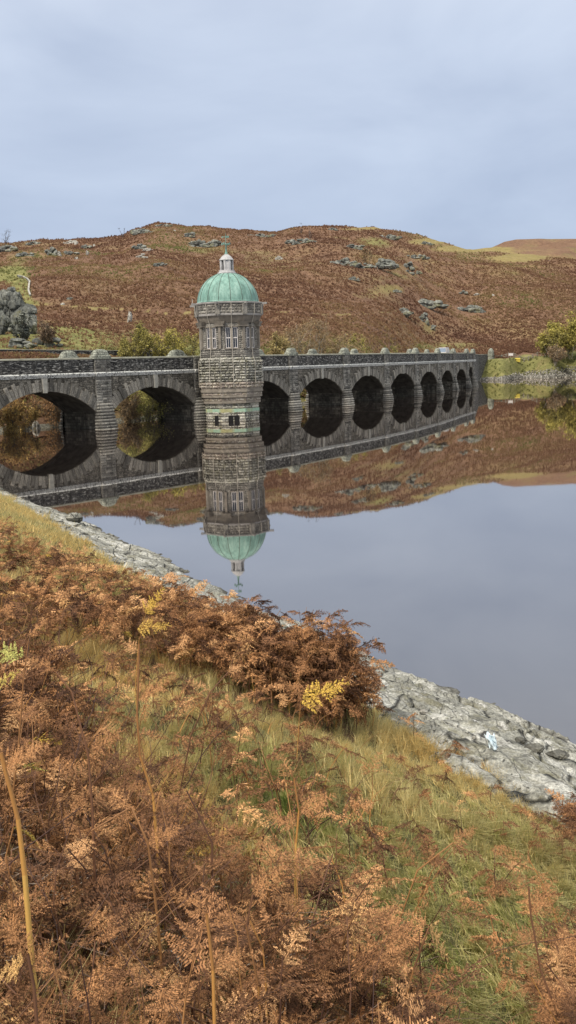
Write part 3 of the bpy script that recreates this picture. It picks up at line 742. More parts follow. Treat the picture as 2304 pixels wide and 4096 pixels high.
for k in range(8):
    n, t = octn(k), octt(k)
    for q in (-1, 1): up.frame(TC + n * 3.42 + t * (q * (.84 + hf) / 2) + np.array([0, 0, 9.0]), t, n, (0, 0, 1), (hf - .84) / 2, .10, 3.2)
    up.frame(TC + n * 3.41 + np.array([0, 0, 11.76]), t, n, (0, 0, 1), .84, .09, .44)
    z = 9.04
    while z < 12.15:                       # coursed wall either side of the window recess
        h = .235
        for a, b in ((-hf, -.84), (.84, hf)):
            s = a
            while s < b - .02:
                L = random.uniform(.3, .5); L = L if b - s - L > .2 else b - s
                up.pillow(TC + n * 3.52 + t * s + np.array([0, 0, z]), t, n, L, h, .055, .015); s += L
        if z > 11.75: 
            s = -.84
            for L in (.56, .56, .56): up.pillow(TC + n * 3.50 + t * s + np.array([0, 0, z]), t, n, L, h, .03, .01); s += L
        z += .243
up.build('window_stage', M_towerup, tw)
# corner pilasters (edge strips), capitals and shallow heads
for k in range(8):
    pil = MB()
    c = corner(k, 3.60, 0); d = (c - TC); d[2] = 0; d /= np.linalg.norm(d); th = math.atan2(d[1], d[0])
    pil.box((c[0], c[1], 9.0), .13, .15, 3.2, th)
    pil.box((c[0] + d[0] * .02, c[1] + d[1] * .02, 11.75), .25, .62, .10, th)
    pil.box((c[0] + d[0] * .0, c[1] + d[1] * .0, 11.853), .20, .50, .5, th, 0, 2.0, 1.55)
    pil.build('pilaster', M_dressed, tw)
# windows: two sashes in each face
for k in range(8):
    n, t = octn(k), octt(k)
    if k in (3, 4, 5) and False: continue
    sill = MB(); sill.frame(TC + n * 3.62 + np.array([0, 0, 8.93]), t, n, (0, 0, 1), .95, .14, .12); sill.build('window_sill', M_dressed, tw)
    mul_ = MB(); mul_.frame(TC + n * 3.45 + np.array([0, 0, 9.053]), t, n, (0, 0, 1), .13, .07, 2.6); mul_.build('mullion', M_wood, tw)
    hd = MB(); hd.frame(TC + n * 3.54 + np.array([0, 0, 11.66]), t, n, (0, 0, 1), .84, .07, .10); hd.build('window_head', M_dressed, tw)
    for sx_ in (-1, 1):
        o = TC + n * 3.42 + t * (sx_ * .43) + np.array([0, 0, 0]); fr = MB(); hw = .285
        for q in (-1, 1): fr.frame(o + t * (q * hw) + np.array([0, 0, 9.06]), t, n, (0, 0, 1), .04, .05, 2.55)
        for zz, hh_ in ((9.06, .09), (10.28, .11), (11.52, .09)): fr.frame(o + np.array([0, 0, zz]) - n * .003, t, n, (0, 0, 1), hw - .053, .05, hh_)
        fr.frame(o + np.array([0, 0, 9.15]) - n * .02, t, n, (0, 0, 1), .02, .03, 2.36)
        w_ = fr.build('window', M_white, tw)
        gl = MB(); gl.frame(o - n * .045 + np.array([0, 0, 9.1]), t, n, (0, 0, 1), hw - .04, .008, 2.45); gl.build('pane', M_glass, w_)
# machicolated parapet band, mouldings, cornice with corner spouts
band = MB(); octprism(band, [(3.62, 12.2), (3.80, 12.55), (4.02, 13.05)]); band.build('cove', M_dressed, tw)
ml = MB(); octprism(ml, [(4.02, 13.053), (4.16, 13.08), (4.16, 13.24), (4.05, 13.34)]); ml.build('moulding', M_slate, tw)
pb = MB(); octprism(pb, [(4.04, 13.34), (4.04, 14.5)])
for z in (13.37, 13.74, 14.11): ring_course(pb, 4.04, z, .36, .08, .35, .8, jit=.03)
for k in range(8):
    c = corner(k, 4.04, 0); d = (c - TC); d[2] = 0; d /= np.linalg.norm(d); th = math.atan2(d[1], d[0])
    pb.box((c[0], c[1], 13.2), .16, .30, 1.3, th)
pb.build('parapet_band', M_towerup, tw)
cn = MB(); octprism(cn, [(4.05, 14.5), (4.20, 14.53), (4.24, 14.66), (4.20, 14.74), (3.9, 14.78)]); cn.build('cornice_slab', M_slate, tw)
for k in range(8):
    c = corner(k, 4.1, 0); d = (c - TC); d[2] = 0; d /= np.linalg.norm(d); th = math.atan2(d[1], d[0])
    g_ = MB(); g_.frame((c[0] - d[0] * .1, c[1] - d[1] * .1, 14.47), d, np.array([-d[1], d[0], 0]), (0, 0, 1), .78, .13, .24, 0, 1.05, .8)
    g_.build('water_spout', M_slate, tw)
rod = MB(); c = corner(4, 4.6, 0)
best = min(range(8), key=lambda k: corner(k, 4.4, 0)[0]); c = corner(best, 4.45, 14.6); rod.tube([c, c + np.array([0, 0, .9])], .03, 5); rod.build('marker_rod', M_white, tw)
# dome
def lathe(mb, prof, n=48, m=0, ctr=None):
    ctr = TC if ctr is None else ctr; vs = []; fs = []
    for r_, z in prof:
        for j in range(n):
            th = NB + 2 * math.pi * j / n; vs.append(ctr + np.array([math.cos(th) * r_, math.sin(th) * r_, z]))
    for q in range(len(prof) - 1):
        for j in range(n): a, b = q * n + j, q * n + (j + 1) % n; fs.append((a, b, b + n, a + n))
    fs.append(tuple((len(prof) - 1) * n + j for j in range(n))); mb.add(vs, fs, m)
DR, DZ = 3.92, 14.72
dome = MB(); lathe(dome, [(DR * math.cos(q), DZ + 3.88 * math.sin(q)) for q in [math.radians(i * 4) for i in range(19)]] + [(1.1, 18.45)])
dome.build('dome', M_copper, tw, smooth=True)
for j in range(16):
    rb = MB(); th = NB + 2 * math.pi * (j) / 16; pts = []
    for i in range(19):
        q = math.radians(i * 4); r_ = DR * math.cos(q) + .005; pts.append(TC + np.array([math.cos(th) * r_, math.sin(th) * r_, DZ + 3.885 * math.sin(q)]))
    rb.tube(pts, .045, 5); rb.build('dome_rib', M_copper_dark, tw)
bnd = MB(); lathe(bnd, [(DR + .012, 14.80), (DR + .05, 14.82), (DR + .02, 14.9), (DR - .03, 15.05)], 48); bnd.build('dome_skirt', M_copper, tw)
# lantern
fl = MB(); lathe(fl, [(1.02, 18.30), (1.23, 18.34), (1.25, 18.52), (1.12, 18.58), (1.02, 18.62), (1.0, 18.84)], 16); fl.build('lantern_base', M_lead, tw)
lan = MB(); lathe(lan, [(.70, 18.84), (.70, 20.06)], 8)
lan.build('lantern_core', M_black, tw)
for j in range(8):
    lp = MB()
    th = NB + (j + .5) * math.pi / 4; c = TC + np.array([math.cos(th) * .76, math.sin(th) * .76, 18.84]); lp.box(c, .11, .13, 1.22, th)
    th = NB + j * math.pi / 4
    if j % 2 == 1:
        c = TC + np.array([math.cos(th) * .74, math.sin(th) * .74, 18.84]); lp.box(c, .03, .2, 1.2, th)
    lp.build('lantern_post', M_lead, tw)
lr = MB(); lathe(lr, [(.88, 20.06), (.94, 20.10), (.90, 20.20), (.80, 20.30), (.62, 20.55), (.34, 20.75), (.22, 20.84)], 16); lr.build('lantern_roof', M_lead, tw)
sp = MB(); lathe(sp, [(.22, 20.84), (.13, 21.15), (.085, 21.7), (.10, 21.95), (.16, 22.02), (.10, 22.12), (.035, 22.2), (.03, 23.0), (.012, 23.5)], 8); sp.build('spire', M_copper, tw)
vn = MB()
for th in (NB + .2, NB + .2 + math.pi / 2):
    d = np.array([math.cos(th), math.sin(th), 0]); c = TC + np.array([0, 0, 22.1])
    vn.tube([c - d * .55, c + d * .55], .032, 5)
    for q in (-1, 1): vn.box(c + d * .55 * q + np.array([0, 0, -.1]), .05, .11, .26, th)
d = np.array([1, -.15, 0]) / math.hypot(1, .15); c = TC + np.array([0, 0, 22.98])
vn.tube([c - d * .42, c + d * .40], .035, 5); vn.frame(c + d * .22 - np.array([0, 0, .13]), d, np.array([.15, 1, 0]), (0, 0, 1), .2, .02, .26)
vn.add([c - d * .62, c - d * .36 + np.array([0, 0, .12]), c - d * .36 - np.array([0, 0, .12]), c - d * .36 + np.array([.01, .03, 0])], [(0, 1, 2), (0, 3, 1), (0, 2, 3), (1, 3, 2)])
vn.build('weather_vane', M_copper, tw)
# conductors running down the middle of each visible face
for k in range(8):
    n = octn(k); cb = MB(); c = TC
    P_ = [(4.32, 14.6), (4.22, 13.3), (3.78, 12.1), (3.74, 9.0), (3.80, 8.0), (4.08, 7.4), (4.10, 4.2)]
    cb.tube([c + n * a + octt(k) * .0 + np.array([0, 0, z_]) for a, z_ in P_], .036, 5); cb.build('conductor', M_cable, tw)
# draw-off slots at the waterline
for k in range(8):
    n, t = octn(k), octt(k)
    vx = float(n[0]); fr_ = -float(n[1])
    for q in ((-1, 1) if fr_ > .8 else (1,) if vx < 0 else ()):
        sl = MB(); sl.frame(TC + n * 3.42 + t * (q * .38 - .1) + np.array([0, 0, -.5]), t, n, (0, 0, 1), .30, .04, 1.16); sl.build('intake_slot', M_black, tw)

# ------------------------------------------------------------------ approach wall beyond the viaduct's end, gate pillar, van, small things on the far bank
def wallrun(name, pts, z0, z1, thick, mats, label, cat, cop=.12):
    r = empty(name, (pts[0][0], pts[0][1], z0[0]), label, cat); a = MB(); b = MB()
    for i in range(len(pts) - 1):
        p, q = np.array([*pts[i], 0.]), np.array([*pts[i + 1], 0.]); d = q - p; L = np.linalg.norm(d); d /= L; n = np.array([d[1], -d[0], 0])
        def sec(mb, za, zb, wa):
            vs = []
            for c, k in ((p, i), (q, i + 1)):
                for s_, zz in ((-1, za), (1, za), (1, zb), (-1, zb)):
                    vs.append(c + n * s_ * wa + np.array([0, 0, (z0 if zz == 0 else z1)[k] + (cop if zz == 2 else 0)]))
            mb.add(vs, [(0, 1, 5, 4), (1, 2, 6, 5), (2, 3, 7, 6), (3, 0, 4, 7), (3, 2, 1, 0), (4, 5, 6, 7)])
        sec(a, 0, 1, thick); sec(b, 1, 2, thick + .06)
    a.build('wall', mats[0], r); b.build('coping', mats[1], r); return r
wallrun('approach_wall', [tuple(BP(send, -.2, 0)[:2]), (59.8, 297), (66.0, 313)], [-1, -1, 4], [7.9, 7.9, 8.0], .25, (M_parapet, M_coping), 'low stone wall running on from the far end of the viaduct', 'wall')
px, py = azel(1235, 905)[0] * 316, 316
gp = empty('gate_pillar', (px, py, 5.5), 'round topped grey stone pillar where the approach wall ends', 'pillar')
b = MB()
prof = [(.98, 5.0), (.98, 7.6), (1.02, 7.7), (1.0, 8.6), (.9, 9.1), (.7, 9.5), (.45, 9.8), (.15, 9.95)]
for i in range(len(prof)): pass
lathe(b, prof, 14, 0, np.array([px, py, 0.])); b.build('pillar_body', M_cap, gp); b = MB(); lathe(b, [(1.03, 7.5), (1.12, 7.55), (1.12, 7.75), (1.03, 7.8)], 14, 0, np.array([px, py, 0.])); b.build('pillar_band', M_cap, gp)
# van on the viaduct
vs_ = 125.0; t, nn = bdirs(vs_); vc = BP(vs_, -3.4, 7.12)
van = empty('white_van', vc, 'white van crossing the viaduct near its far end', 'van')
f_ = -t; sdv = nn
def vb(mb, along, side, z, hx, hy, h, tx=1, ty=1): mb.frame(vc + f_ * along + sdv * side + np.array([0, 0, z]), f_, sdv, (0, 0, 1), hx, hy, h, 0, tx, ty)
b = MB(); vb(b, -.6, 0, .35, 1.9, .95, 1.0, 1, .98); vb(b, -.75, 0, 1.353, 1.75, .93, 1.05, .95, .88); vb(b, 1.75, 0, .35, .48, .92, .8, .8, .95); b.build('van_body', M_white, van)
b = MB(); b.add([vc + f_ * 1.30 + sdv * -.82 + np.array([0, 0, 1.25]), vc + f_ * 1.30 + sdv * .82 + np.array([0, 0, 1.25]), vc + f_ * .98 + sdv * .76 + np.array([0, 0, 2.25]), vc + f_ * .98 + sdv * -.76 + np.array([0, 0, 2.25]),
               vc + f_ * .9 + sdv * -.8 + np.array([0, 0, 1.25]), vc + f_ * .9 + sdv * .8 + np.array([0, 0, 1.25])], [(0, 1, 2, 3), (1, 5, 2), (0, 3, 4)])
b.build('windscreen', plain('glass with painted sky reflection', (0.16, 0.2, 0.26), 0.1, .1), van)  # the blue of the reflected sky is painted into the glass colour
for a_ in (1.3, -1.7):
    for q in (-1, 1):
        b = MB(); c = vc + f_ * a_ + sdv * (.84 * q) + np.array([0, 0, .36]); b.tube([c - sdv * .1, c + sdv * .1], .36, 14); b.build('wheel', M_black, van)
for q in (-1, 1):
    b = MB(); vb(b, 2.22, .62 * q, .8, .03, .16, .16); b.build('headlight', M_lead, van)
# things on the far bank
def ground(x, y): return float(zland(np.array(x / y), np.array(y)))
def post_thing(name, dx, dy, Y, build, label, cat, group=None):
    a, e_ = azel(dx, dy); x = a * Y; z = ground(x, Y); r = empty(name, (x, Y, z), label, cat, group); build(r, x, Y, z); return r
def bin_(r, x, y, z):
    b = MB(); b.box((x, y, z), .74, .5, 1.0, .1, 0, 1.06, 1.06); b.build('bin_body', M_ybin, r)
    b = MB(); b.box((x, y, z + 1.003), .84, .6, .3, .1, 0, .85, .6); b.build('lid', M_ybin, r)
M_ybin = plain('yellow plastic', (0.42, 0.33, 0.05), .5, .1, 2)
post_thing('grit_bin', 1302, 892, 318, bin_, 'yellow lidded bin standing by the fence on the far bank', 'bin')
def sgn(r, x, y, z):
    b = MB(); b.box((x - .8, y, z), .06, .06, 2.0); b.box((x + .8, y, z), .06, .06, 2.0); b.build('sign_post', M_wood, r)
    b = MB(); b.box((x, y - .1, z + .8), .75, .03, .8); b.build('sign_board', M_white, r)
post_thing('notice_board', 1285, 893, 318, sgn, 'small white board on posts left of the yellow bin', 'sign')
def bench(r, x, y, z):
    b = MB(); b.box((x, y, z + .9), 1.7, .5, .12); b.build('table_top', M_copper_dark, r)
    for q in (-1, 1):
        b = MB(); b.box((x + q * 1.2, y, z), .10, .4, .9, 0, 0, 1, .7); b.build('leg', M_copper_dark, r)
post_thing('dark_bench', 1252, 893, 318, bench, 'dark bench shaped table on the grass beside the gate pillar', 'bench')
fa = [azel(dx, 893)[0] for dx in (1262, 1290, 1318, 1346, 1374)]
fr = empty('post_fence', (fa[0] * 321, 321, ground(fa[0] * 321, 321)), 'low timber post and rail fence behind the yellow bin', 'fence')
pp = []
for a_ in np.linspace(fa[0], fa[-1], 11):
    x = a_ * 321; z = ground(x, 321); b = MB(); b.box((x, 321, z - .2), .14, .14, 1.7); b.build('post', M_wood, fr); pp.append(np.array([x, 320.8, z]))
for zz in (.6, 1.2):
    b = MB(); b.tube([p + np.array([0, 0, zz]) for p in pp], .08, 4); b.build('rail', M_wood, fr)
# road wall on the left hillside
aw = np.linspace(-0.36, -0.10, 22); yw = yshore(aw) + 19.5
pts = [(a * y, y) for a, y in zip(aw, yw)]; zz = [float(zland(np.array(a), np.array(y))) for a, y in zip(aw, yw)]
top = [H + np.interp(a, [-.30, -.19, -.1], [.0222, .0180, .0150]) * y for a, y in zip(aw, yw)]
wallrun('roadside_wall', pts, [min(z_, t_) - 1.3 for z_, t_ in zip(zz, top)], top, .22, (M_parapet, M_coping), 'long low roadside wall with pale coping behind the left end of the viaduct', 'wall', .10)
# stone wall climbing beside the grass path on the left
cpts = []
for dx, dy in ((76, 746), (72, 735), (73, 722), (75, 712), (68, 704), (58, 699), (45, 696)):
    a, y = find_y(dx, dy); cpts.append((a * y, y))
gz = [ground(x, y) for x, y in cpts]
wallrun('path_wall', cpts, [g_ - .5 for g_ in gz], [g_ + .45 for g_ in gz], .16, (M_crag, M_pale), 'pale dry stone wall curving beside the green path on the left hillside', 'wall', .08)

# ------------------------------------------------------------------ crags and boulders
CRAG_AT = []
def chunk(mb, c, rx, ry, rz, seed, nu=20, nv=12):
    r = np.random.default_rng(seed); vs = []
    planes = [r.normal(0, 1, 3) for _ in range(13)]; planes = [p / np.linalg.norm(p) for p in planes]; lim = r.uniform(.55, .95, 13)
    T, P = np.meshgrid(np.linspace(0, 2 * np.pi, nu, endpoint=False), np.linspace(0.0, np.pi, nv))
    d = np.stack([np.sin(P) * np.cos(T), np.sin(P) * np.sin(T), np.cos(P)], -1).reshape(-1, 3); s = np.ones(len(d))
    for p, l in zip(planes, lim):
        q = d @ p; s = np.where(q > 0.05, np.minimum(s, l / np.maximum(q, .05)), s)
    s = s * (1 + .30 * fbm(d[:, 0] * 2.2 + seed, d[:, 1] * 2.2, d[:, 2] * 1.6, 4, seed % 50, .6) + .10 * vnoise(d[:, 0] * 7 + seed, d[:, 1] * 7, d[:, 2] * 2)) - .07 * (np.abs(vnoise(d[:, 0] * 6 + seed, d[:, 1] * 6, 0, 4)) < .12)
    V = d * s[:, None] * np.array([rx, ry, rz]); V = V + np.asarray(c)
    fs = []
    for i in range(nv - 1):
        for j in range(nu): a, b = i * nu + j, i * nu + (j + 1) % nu; fs.append((a, a + nu, b + nu, b))
    mb.add(V, fs)
def crag(dx, dy, w, h, label, pale=0, n=None, seed=0, cat='rocks', Y=None, name='rock_outcrop', group=None, slope=0, big=0):
    if Y is None: a, Y = find_y(dx, dy + h * .35)
    else: a = azel(dx, dy)[0]
    m = 1.59 / FPX * Y; x = a * Y; z = ground(x, Y); W_, H_ = w * m * 1.1, h * m * 1.35; CRAG_AT.append((x, Y, max(W_ * .55, H_ * .7)))
    mb = MB(); r = random.Random(seed + int(dx * 7 + dy)); 
    if pale and n is None and w < 16: n = 1
    n = n or 2
    big = big or max(6, min(26, int(w / h * 7)))
    if n == 1: big = 0
    if big:
        for i in range(big):
            fx = r.uniform(-.5, .5); fz = r.uniform(-.1, .62 if h < 60 else .95) * (1 - abs(fx) * 1.1); q = r.uniform(.16, .36) if h < 60 else r.uniform(.06, .17)
            chunk(mb, (x + fx * W_, Y + fz * H_ * .35 + r.uniform(-.1, .1) * H_, z + fz * H_), min(W_ * .3, H_ * q * (r.uniform(1.0, 2.3) if h < 60 else r.uniform(.6, 1.3))), H_ * q, H_ * q * (r.uniform(.45, 1.0) if h < 60 else r.uniform(.8, 1.9)), r.randrange(9999), *((26, 18) if h > 60 else (16, 10)))
        n = 0
    for i in range(n):
        fx = (i + .5) / n - .5 + r.uniform(-.1, .1) if n > 1 else 0
        hh_ = H_ * r.uniform(.5, 1.0) * (1 - abs(fx) * .7) if n > 1 else H_
        cx_ = x + fx * W_; cz_ = z + slope * fx * W_
        chunk(mb, (cx_, Y + r.uniform(-.3, .6) * H_, cz_ + hh_ * .12), W_ / n * (.62 if n > 1 else .5) * r.uniform(.8, 1.35), max(W_ / n * .5, H_ * .6), hh_ * .66, r.randrange(9999))
    o = mb.build(name, M_pale if pale else M_crag, None, (x, Y, z), uv=False); tag(o, label, cat, group); return o
CR = [
 (128, 634, 26, 24, 'tall split grey crag on the upper left hillside', 0), (149, 641, 11, 12, 'pale boulder just right of the split grey crag', 1),
 (176, 609, 26, 10, 'pale flat boulder on the skyline at upper left', 1), (190, 613, 10, 7, 'small pale boulder touching the skyline boulder on its right', 1),
 (181, 637, 28, 14, 'low broken grey outcrop below the pale skyline boulders', 0), (193, 650, 9, 5, 'single small pale rock below the broken outcrop at upper left', 1),
 (217, 620, 18, 14, 'grey knob of rock right of the pale skyline boulders', 0), (221, 637, 6, 11, 'narrow upright pale stone under the grey knob of rock', 1),
 (236, 618, 5, 7, 'lone buff coloured stone on the upper left slope', 1),
 (83, 613, 34, 8, 'thin ledge of rock along the left skyline', 0), (66, 640, 38, 13, 'scattered grey rocks below the left skyline ledge', 0),
 (14, 627, 38, 20, 'dark rocky knoll under the bare tree at far left', 0),
 (365, 583, 50, 14, 'dark slanting crag just under the highest left summit', 0), (410, 568, 36, 7, 'rock slabs on the crest of the left summit', 0),
 (351, 621, 24, 16, 'grey outcrop on the slope below the left summit', 0), (371, 628, 18, 11, 'rounded rock right of the outcrop below the left summit', 1),
 (359, 645, 20, 11, 'pale rock with a dark hollow low on the summit slope', 1), (405, 667, 28, 9, 'half buried grey rocks in bracken left of the dome', 0),
 (439, 581, 7, 5, 'small white boulder near the crest left of the tower', 1), (478, 592, 26, 14, 'stony band on the crest left of the weather vane', 0),
 (512, 613, 60, 24, 'long diagonal crag on the hill behind the weather vane', 0), (328, 800, 11, 24, 'pale upright stone above the willow bushes', 1),
 (174, 751, 14, 8, 'small grey stone half way up the left slope', 0), (158, 766, 12, 4, 'pale stones beside the faint track on the left slope', 1),
 (657, 592, 58, 12, 'long dark crag right of the weather vane near the skyline', 0), (753, 608, 56, 16, 'dark cliff face below the bare tree on the middle skyline', 0),
 (702, 650, 16, 9, 'small pale rocks right of the dome on open bracken', 1), (980, 597, 48, 13, 'grey crag under the highest right hand skyline', 0),
 (893, 621, 34, 14, 'grey rocks between the middle cliff and the right summit crag', 0), (1070, 613, 32, 8, 'flat rock ledge where the yellow grass begins', 0),
 (868, 662, 60, 18, 'left part of the big central crag with a dark overhang', 0), (918, 670, 30, 15, 'blue grey cliff under the bare thorn bush', 0),
 (968, 672, 54, 36, 'largest pale grey crag in the middle of the hill', 0), (1042, 647, 66, 12, 'broken ledge above the right part of the central crag', 0),
 (1030, 670, 24, 24, 'dark upright block right of the largest grey crag', 0), (1033, 686, 50, 10, 'dark flat ledge under the upright block', 0),
 (889, 703, 24, 9, 'small mossy outcrop below the central crag', 0), (991, 733, 38, 7, 'low rocks in the tan grass below the central crag', 0),
 (1166, 737, 15, 11, 'small brown rock left of the white boulder', 0), (1200, 741, 15, 5, 'white boulder lying on the right hand slope', 1),
 (1241, 743, 7, 5, 'tiny buff stone right of the white boulder', 1),
 (1076, 765, 64, 26, 'big rounded grey crag above the far viaduct piers', 0), (1177, 778, 66, 20, 'wide striped crag to the right of the rounded one', 0),
 (1014, 784, 36, 20, 'mossy shaded crag left of the rounded grey one', 0), (1070, 803, 20, 26, 'pale rocks tumbling down below the rounded crag', 0),
 (1084, 822, 18, 16, 'lowest grey rocks of the tumble below the rounded crag', 0), (838, 577, 18, 6, 'small rocks on the skyline left of the right summit', 0),
]
for q in CR: crag(*q[:5], pale=q[5], seed=3)
crag(24, 815, 104, 86, 'huge lichen grey crag at the left edge above the road', big=90, seed=5, Y=168, name='crag', cat='crag')
crag(45, 868, 60, 46, 'dark rounded boulder at the foot of the huge left crag', big=7, seed=8, Y=150, name='crag', cat='crag')
crag(116, 842, 54, 26, 'dark broken rocks right of the huge left crag', big=12, seed=9, Y=158, name='crag', cat='crag')
crag(104, 872, 60, 14, 'dark roadside rocks behind the parapet at far left', n=5, seed=19, Y=146, name='crag', cat='crag')
crag(88, 1060, 24, 26, 'pale boulder on the bank seen through the left arch', pale=1, n=1, seed=11, Y=115.5, name='boulder', cat='boulder')

tufts()
# ------------------------------------------------------------------ trees and bushes
def rng_unit(r): v = r.normal(0, 1, 3); return v / np.linalg.norm(v)
def tree(name, base, h, cw, mats, label, cat, leaves=3500, leaf=.22, seed=1, stems=1, bare=0.0, tint=(.3, .7), group=None, low=0.15, rad=None):
    r = np.random.default_rng(seed); base = np.asarray(base, float)
    root_ = empty(name, tuple(base), label, cat, group); mb = MB(); tips = []
    rad = rad or h * .022
    def branch(p, d, L, ra, lev):
        n = 5; pts = [p]; rr = [ra]
        for i in range(n):
            d = d + r.normal(0, .13, 3) + np.array([0, 0, .04]); d /= np.linalg.norm(d); p = p + d * L / n; pts.append(p); rr.append(max(ra * (1 - .75 * (i + 1) / n), .012))
            if lev >= 2 or i >= 2: tips.append((p, lev))
        mb.tube(pts, rr, 6 if lev == 0 else 4, cap=False)
        if lev < 3:
            k = {0: 9, 1: 5, 2: 3}[lev]
            for _ in range(k):
                i = r.integers(1 if lev else 1, n + 1); q = pts[i]; f = i / n
                dd = rng_unit(r); dd[2] = abs(dd[2]) * .6 + .15; dd = dd + d * .6; dd /= np.linalg.norm(dd)
                side = cw * .5 if lev == 0 else L
                branch(q, dd, (side * r.uniform(.55, 1.0) * (1.1 - .4 * f)) if lev == 0 else L * r.uniform(.4, .65), rr[i] * .62, lev + 1)
    for s_ in range(stems):
        d0 = np.array([0, 0, 1.]) + (r.normal(0, .28, 3) * np.array([1, 1, 0]) if stems > 1 else r.normal(0, .05, 3))
        off = r.normal(0, cw * .10, 3) * np.array([1, 1, 0]) if stems > 1 else 0
        branch(base + off, d0 / np.linalg.norm(d0), h * r.uniform(.72, .9), rad * (1 if stems == 1 else .6), 0)
    mb.build('trunk', mats[0], root_, smooth=True, uv=False)
    if leaves:
        T = np.array([t_[0] for t_ in tips]); T = T[T[:, 2] > base[2] + h * low]
        idx = r.integers(0, len(T), leaves); c = T[idx] + r.normal(0, 1, (leaves, 3)) * np.array([cw, cw, h * .7]) * .055
        hv = sstep(.0, .8, vnoise(c[:, 0] / (cw * .22), c[:, 1] / (cw * .22), c[:, 2] / (cw * .22), seed) + .55); keep = r.uniform(0, 1, leaves) < (.25 + .75 * hv); c = c[keep]
        n = len(c); a = r.normal(0, 1, (n, 3)); a /= np.linalg.norm(a, axis=1, keepdims=True); b = np.cross(a, r.normal(0, 1, (n, 3))); b /= np.linalg.norm(b, axis=1, keepdims=True)
        s = leaf * r.uniform(.5, 1.2, (n, 1))
        V = np.stack([c - a * s, c - b * s * .45, c + a * s, c + b * s * .45], 1).reshape(-1, 3)
        tn = r.uniform(*tint) + .3 * fbm(c[:, 0] / (cw * .3), c[:, 1] / (cw * .3), c[:, 2] / (cw * .3), 2, seed) + r.normal(0, .08, n)
        me = quick_mesh('crown', V, np.arange(len(V)).reshape(-1, 4), {'tint': np.clip(tn, 0, 1)}); link('crown', me, mats[1], root_)
    return root_
M_bark = plain('grey bark', (0.13, 0.115, 0.09), .9, .3, 2)
M_barkp = plain('pale bark', (0.26, 0.23, 0.18), .9, .3, 2)
M_olive = leafmat('olive yellow leaves', [(0, (0.15, 0.13, 0.05)), (0.4, (0.26, 0.225, 0.07)), (0.7, (0.36, 0.31, 0.08)), (1, (0.46, 0.39, 0.09))], .25, .35)
M_brownleaf = leafmat('brown grey twiggy leaves', [(0, (0.15, 0.105, 0.072)), (0.5, (0.25, 0.175, 0.095)), (1, (0.31, 0.25, 0.10))], .2, .35)
M_autumn = leafmat('orange autumn leaves', [(0, (0.18, 0.10, 0.055)), (0.4, (0.28, 0.165, 0.075)), (0.7, (0.40, 0.27, 0.095)), (1, (0.46, 0.35, 0.13))], .2, .35)
M_greenleaf = leafmat('green leaves', [(0, (0.10, 0.12, 0.03)), (0.5, (0.28, 0.29, 0.09)), (1, (0.46, 0.42, 0.15))], .25, .35)
def plant(dx, top, Y, wpx, **k):
    a, e_ = azel(dx, top); x = a * Y; z = ground(x, Y); h = H + e_ * Y - z; return tree(k.pop('name', 'willow_bush'), (x, Y, z - .2), h + .2, wpx * 1.59 / FPX * Y, **k)
G = 'bushes behind the viaduct'
plant(322, 838, 141, 56, mats=(M_bark, M_olive), label='leftmost olive willow bush behind the viaduct parapet', cat='bush', leaves=6500, leaf=.17, stems=6, seed=21, tint=(.35, .7), group=G)
plant(362, 826, 147, 60, mats=(M_bark, M_olive), label='darker olive bush in the middle of the clump left of the tower', cat='bush', leaves=6500, leaf=.17, stems=6, seed=22, tint=(.1, .4), group=G)
plant(408, 826, 143, 62, mats=(M_bark, M_olive), label='tallest yellow green willow bush left of the tower', cat='bush', leaves=7000, leaf=.17, stems=7, seed=23, tint=(.4, .7), group=G)
plant(462, 842, 145, 62, mats=(M_bark, M_olive), label='olive bush half hidden by the left side of the tower', cat='bush', leaves=6000, leaf=.17, stems=6, seed=24, tint=(.35, .6), group=G)
plant(705, 850, 168, 60, mats=(M_barkp, M_brownleaf), label='low tan bush just right of the tower', cat='bush', leaves=11000, leaf=.2, stems=6, seed=25, tint=(.5, .9), group=G)
plant(778, 812, 172, 90, mats=(M_barkp, M_brownleaf), label='half bare grey brown willow right of the tower', cat='bush', leaves=7500, leaf=.18, stems=7, seed=26, tint=(.2, .5), group=G)
plant(850, 848, 178, 80, mats=(M_barkp, M_brownleaf), label='low tan bush right of the half bare willow', cat='bush', leaves=11000, leaf=.2, stems=6, seed=27, tint=(.5, .9), group=G)
plant(921, 838, 186, 50, mats=(M_bark, M_olive), label='small green bush farthest right behind the parapet', cat='bush', leaves=4500, leaf=.2, stems=4, seed=28, tint=(.2, .45), group=G)
plant(372, 975, 127.5, 115, mats=(M_bark, M_greenleaf), label='leafy green bush on the bank seen through the second arch', cat='bush', leaves=15000, leaf=.12, stems=9, seed=31, tint=(.65, .9), low=.0)
plant(318, 1005, 125, 60, mats=(M_bark, M_brownleaf), label='brownish bush at the left side of the second arch opening', cat='bush', leaves=5000, leaf=.13, stems=6, seed=32, low=.0)
plant(22, 1032, 109.5, 60, mats=(M_bark, M_autumn), label='orange bush on the bank seen through the left arch', cat='bush', leaves=6500, leaf=.13, stems=7, seed=33, tint=(.65, .9), low=.0)
plant(60, 1010, 113, 70, mats=(M_bark, M_autumn), label='tan bush left of the boulder in the left arch', cat='bush', leaves=6500, leaf=.13, stems=7, seed=36, tint=(.4, .7), low=.0)
plant(135, 1000, 117.5, 80, mats=(M_bark, M_autumn), label='rust red bush behind the boulder in the left arch', cat='bush', leaves=6500, leaf=.13, stems=7, seed=34, tint=(.1, .35), low=.0)
plant(757, 1000, 158, 14, mats=(M_bark, M_olive), label='bright yellow shrub at the waterline behind the third visible pier', cat='bush', leaves=1500, leaf=.15, stems=4, seed=35, tint=(.8, .95), low=.0, name='shrub')
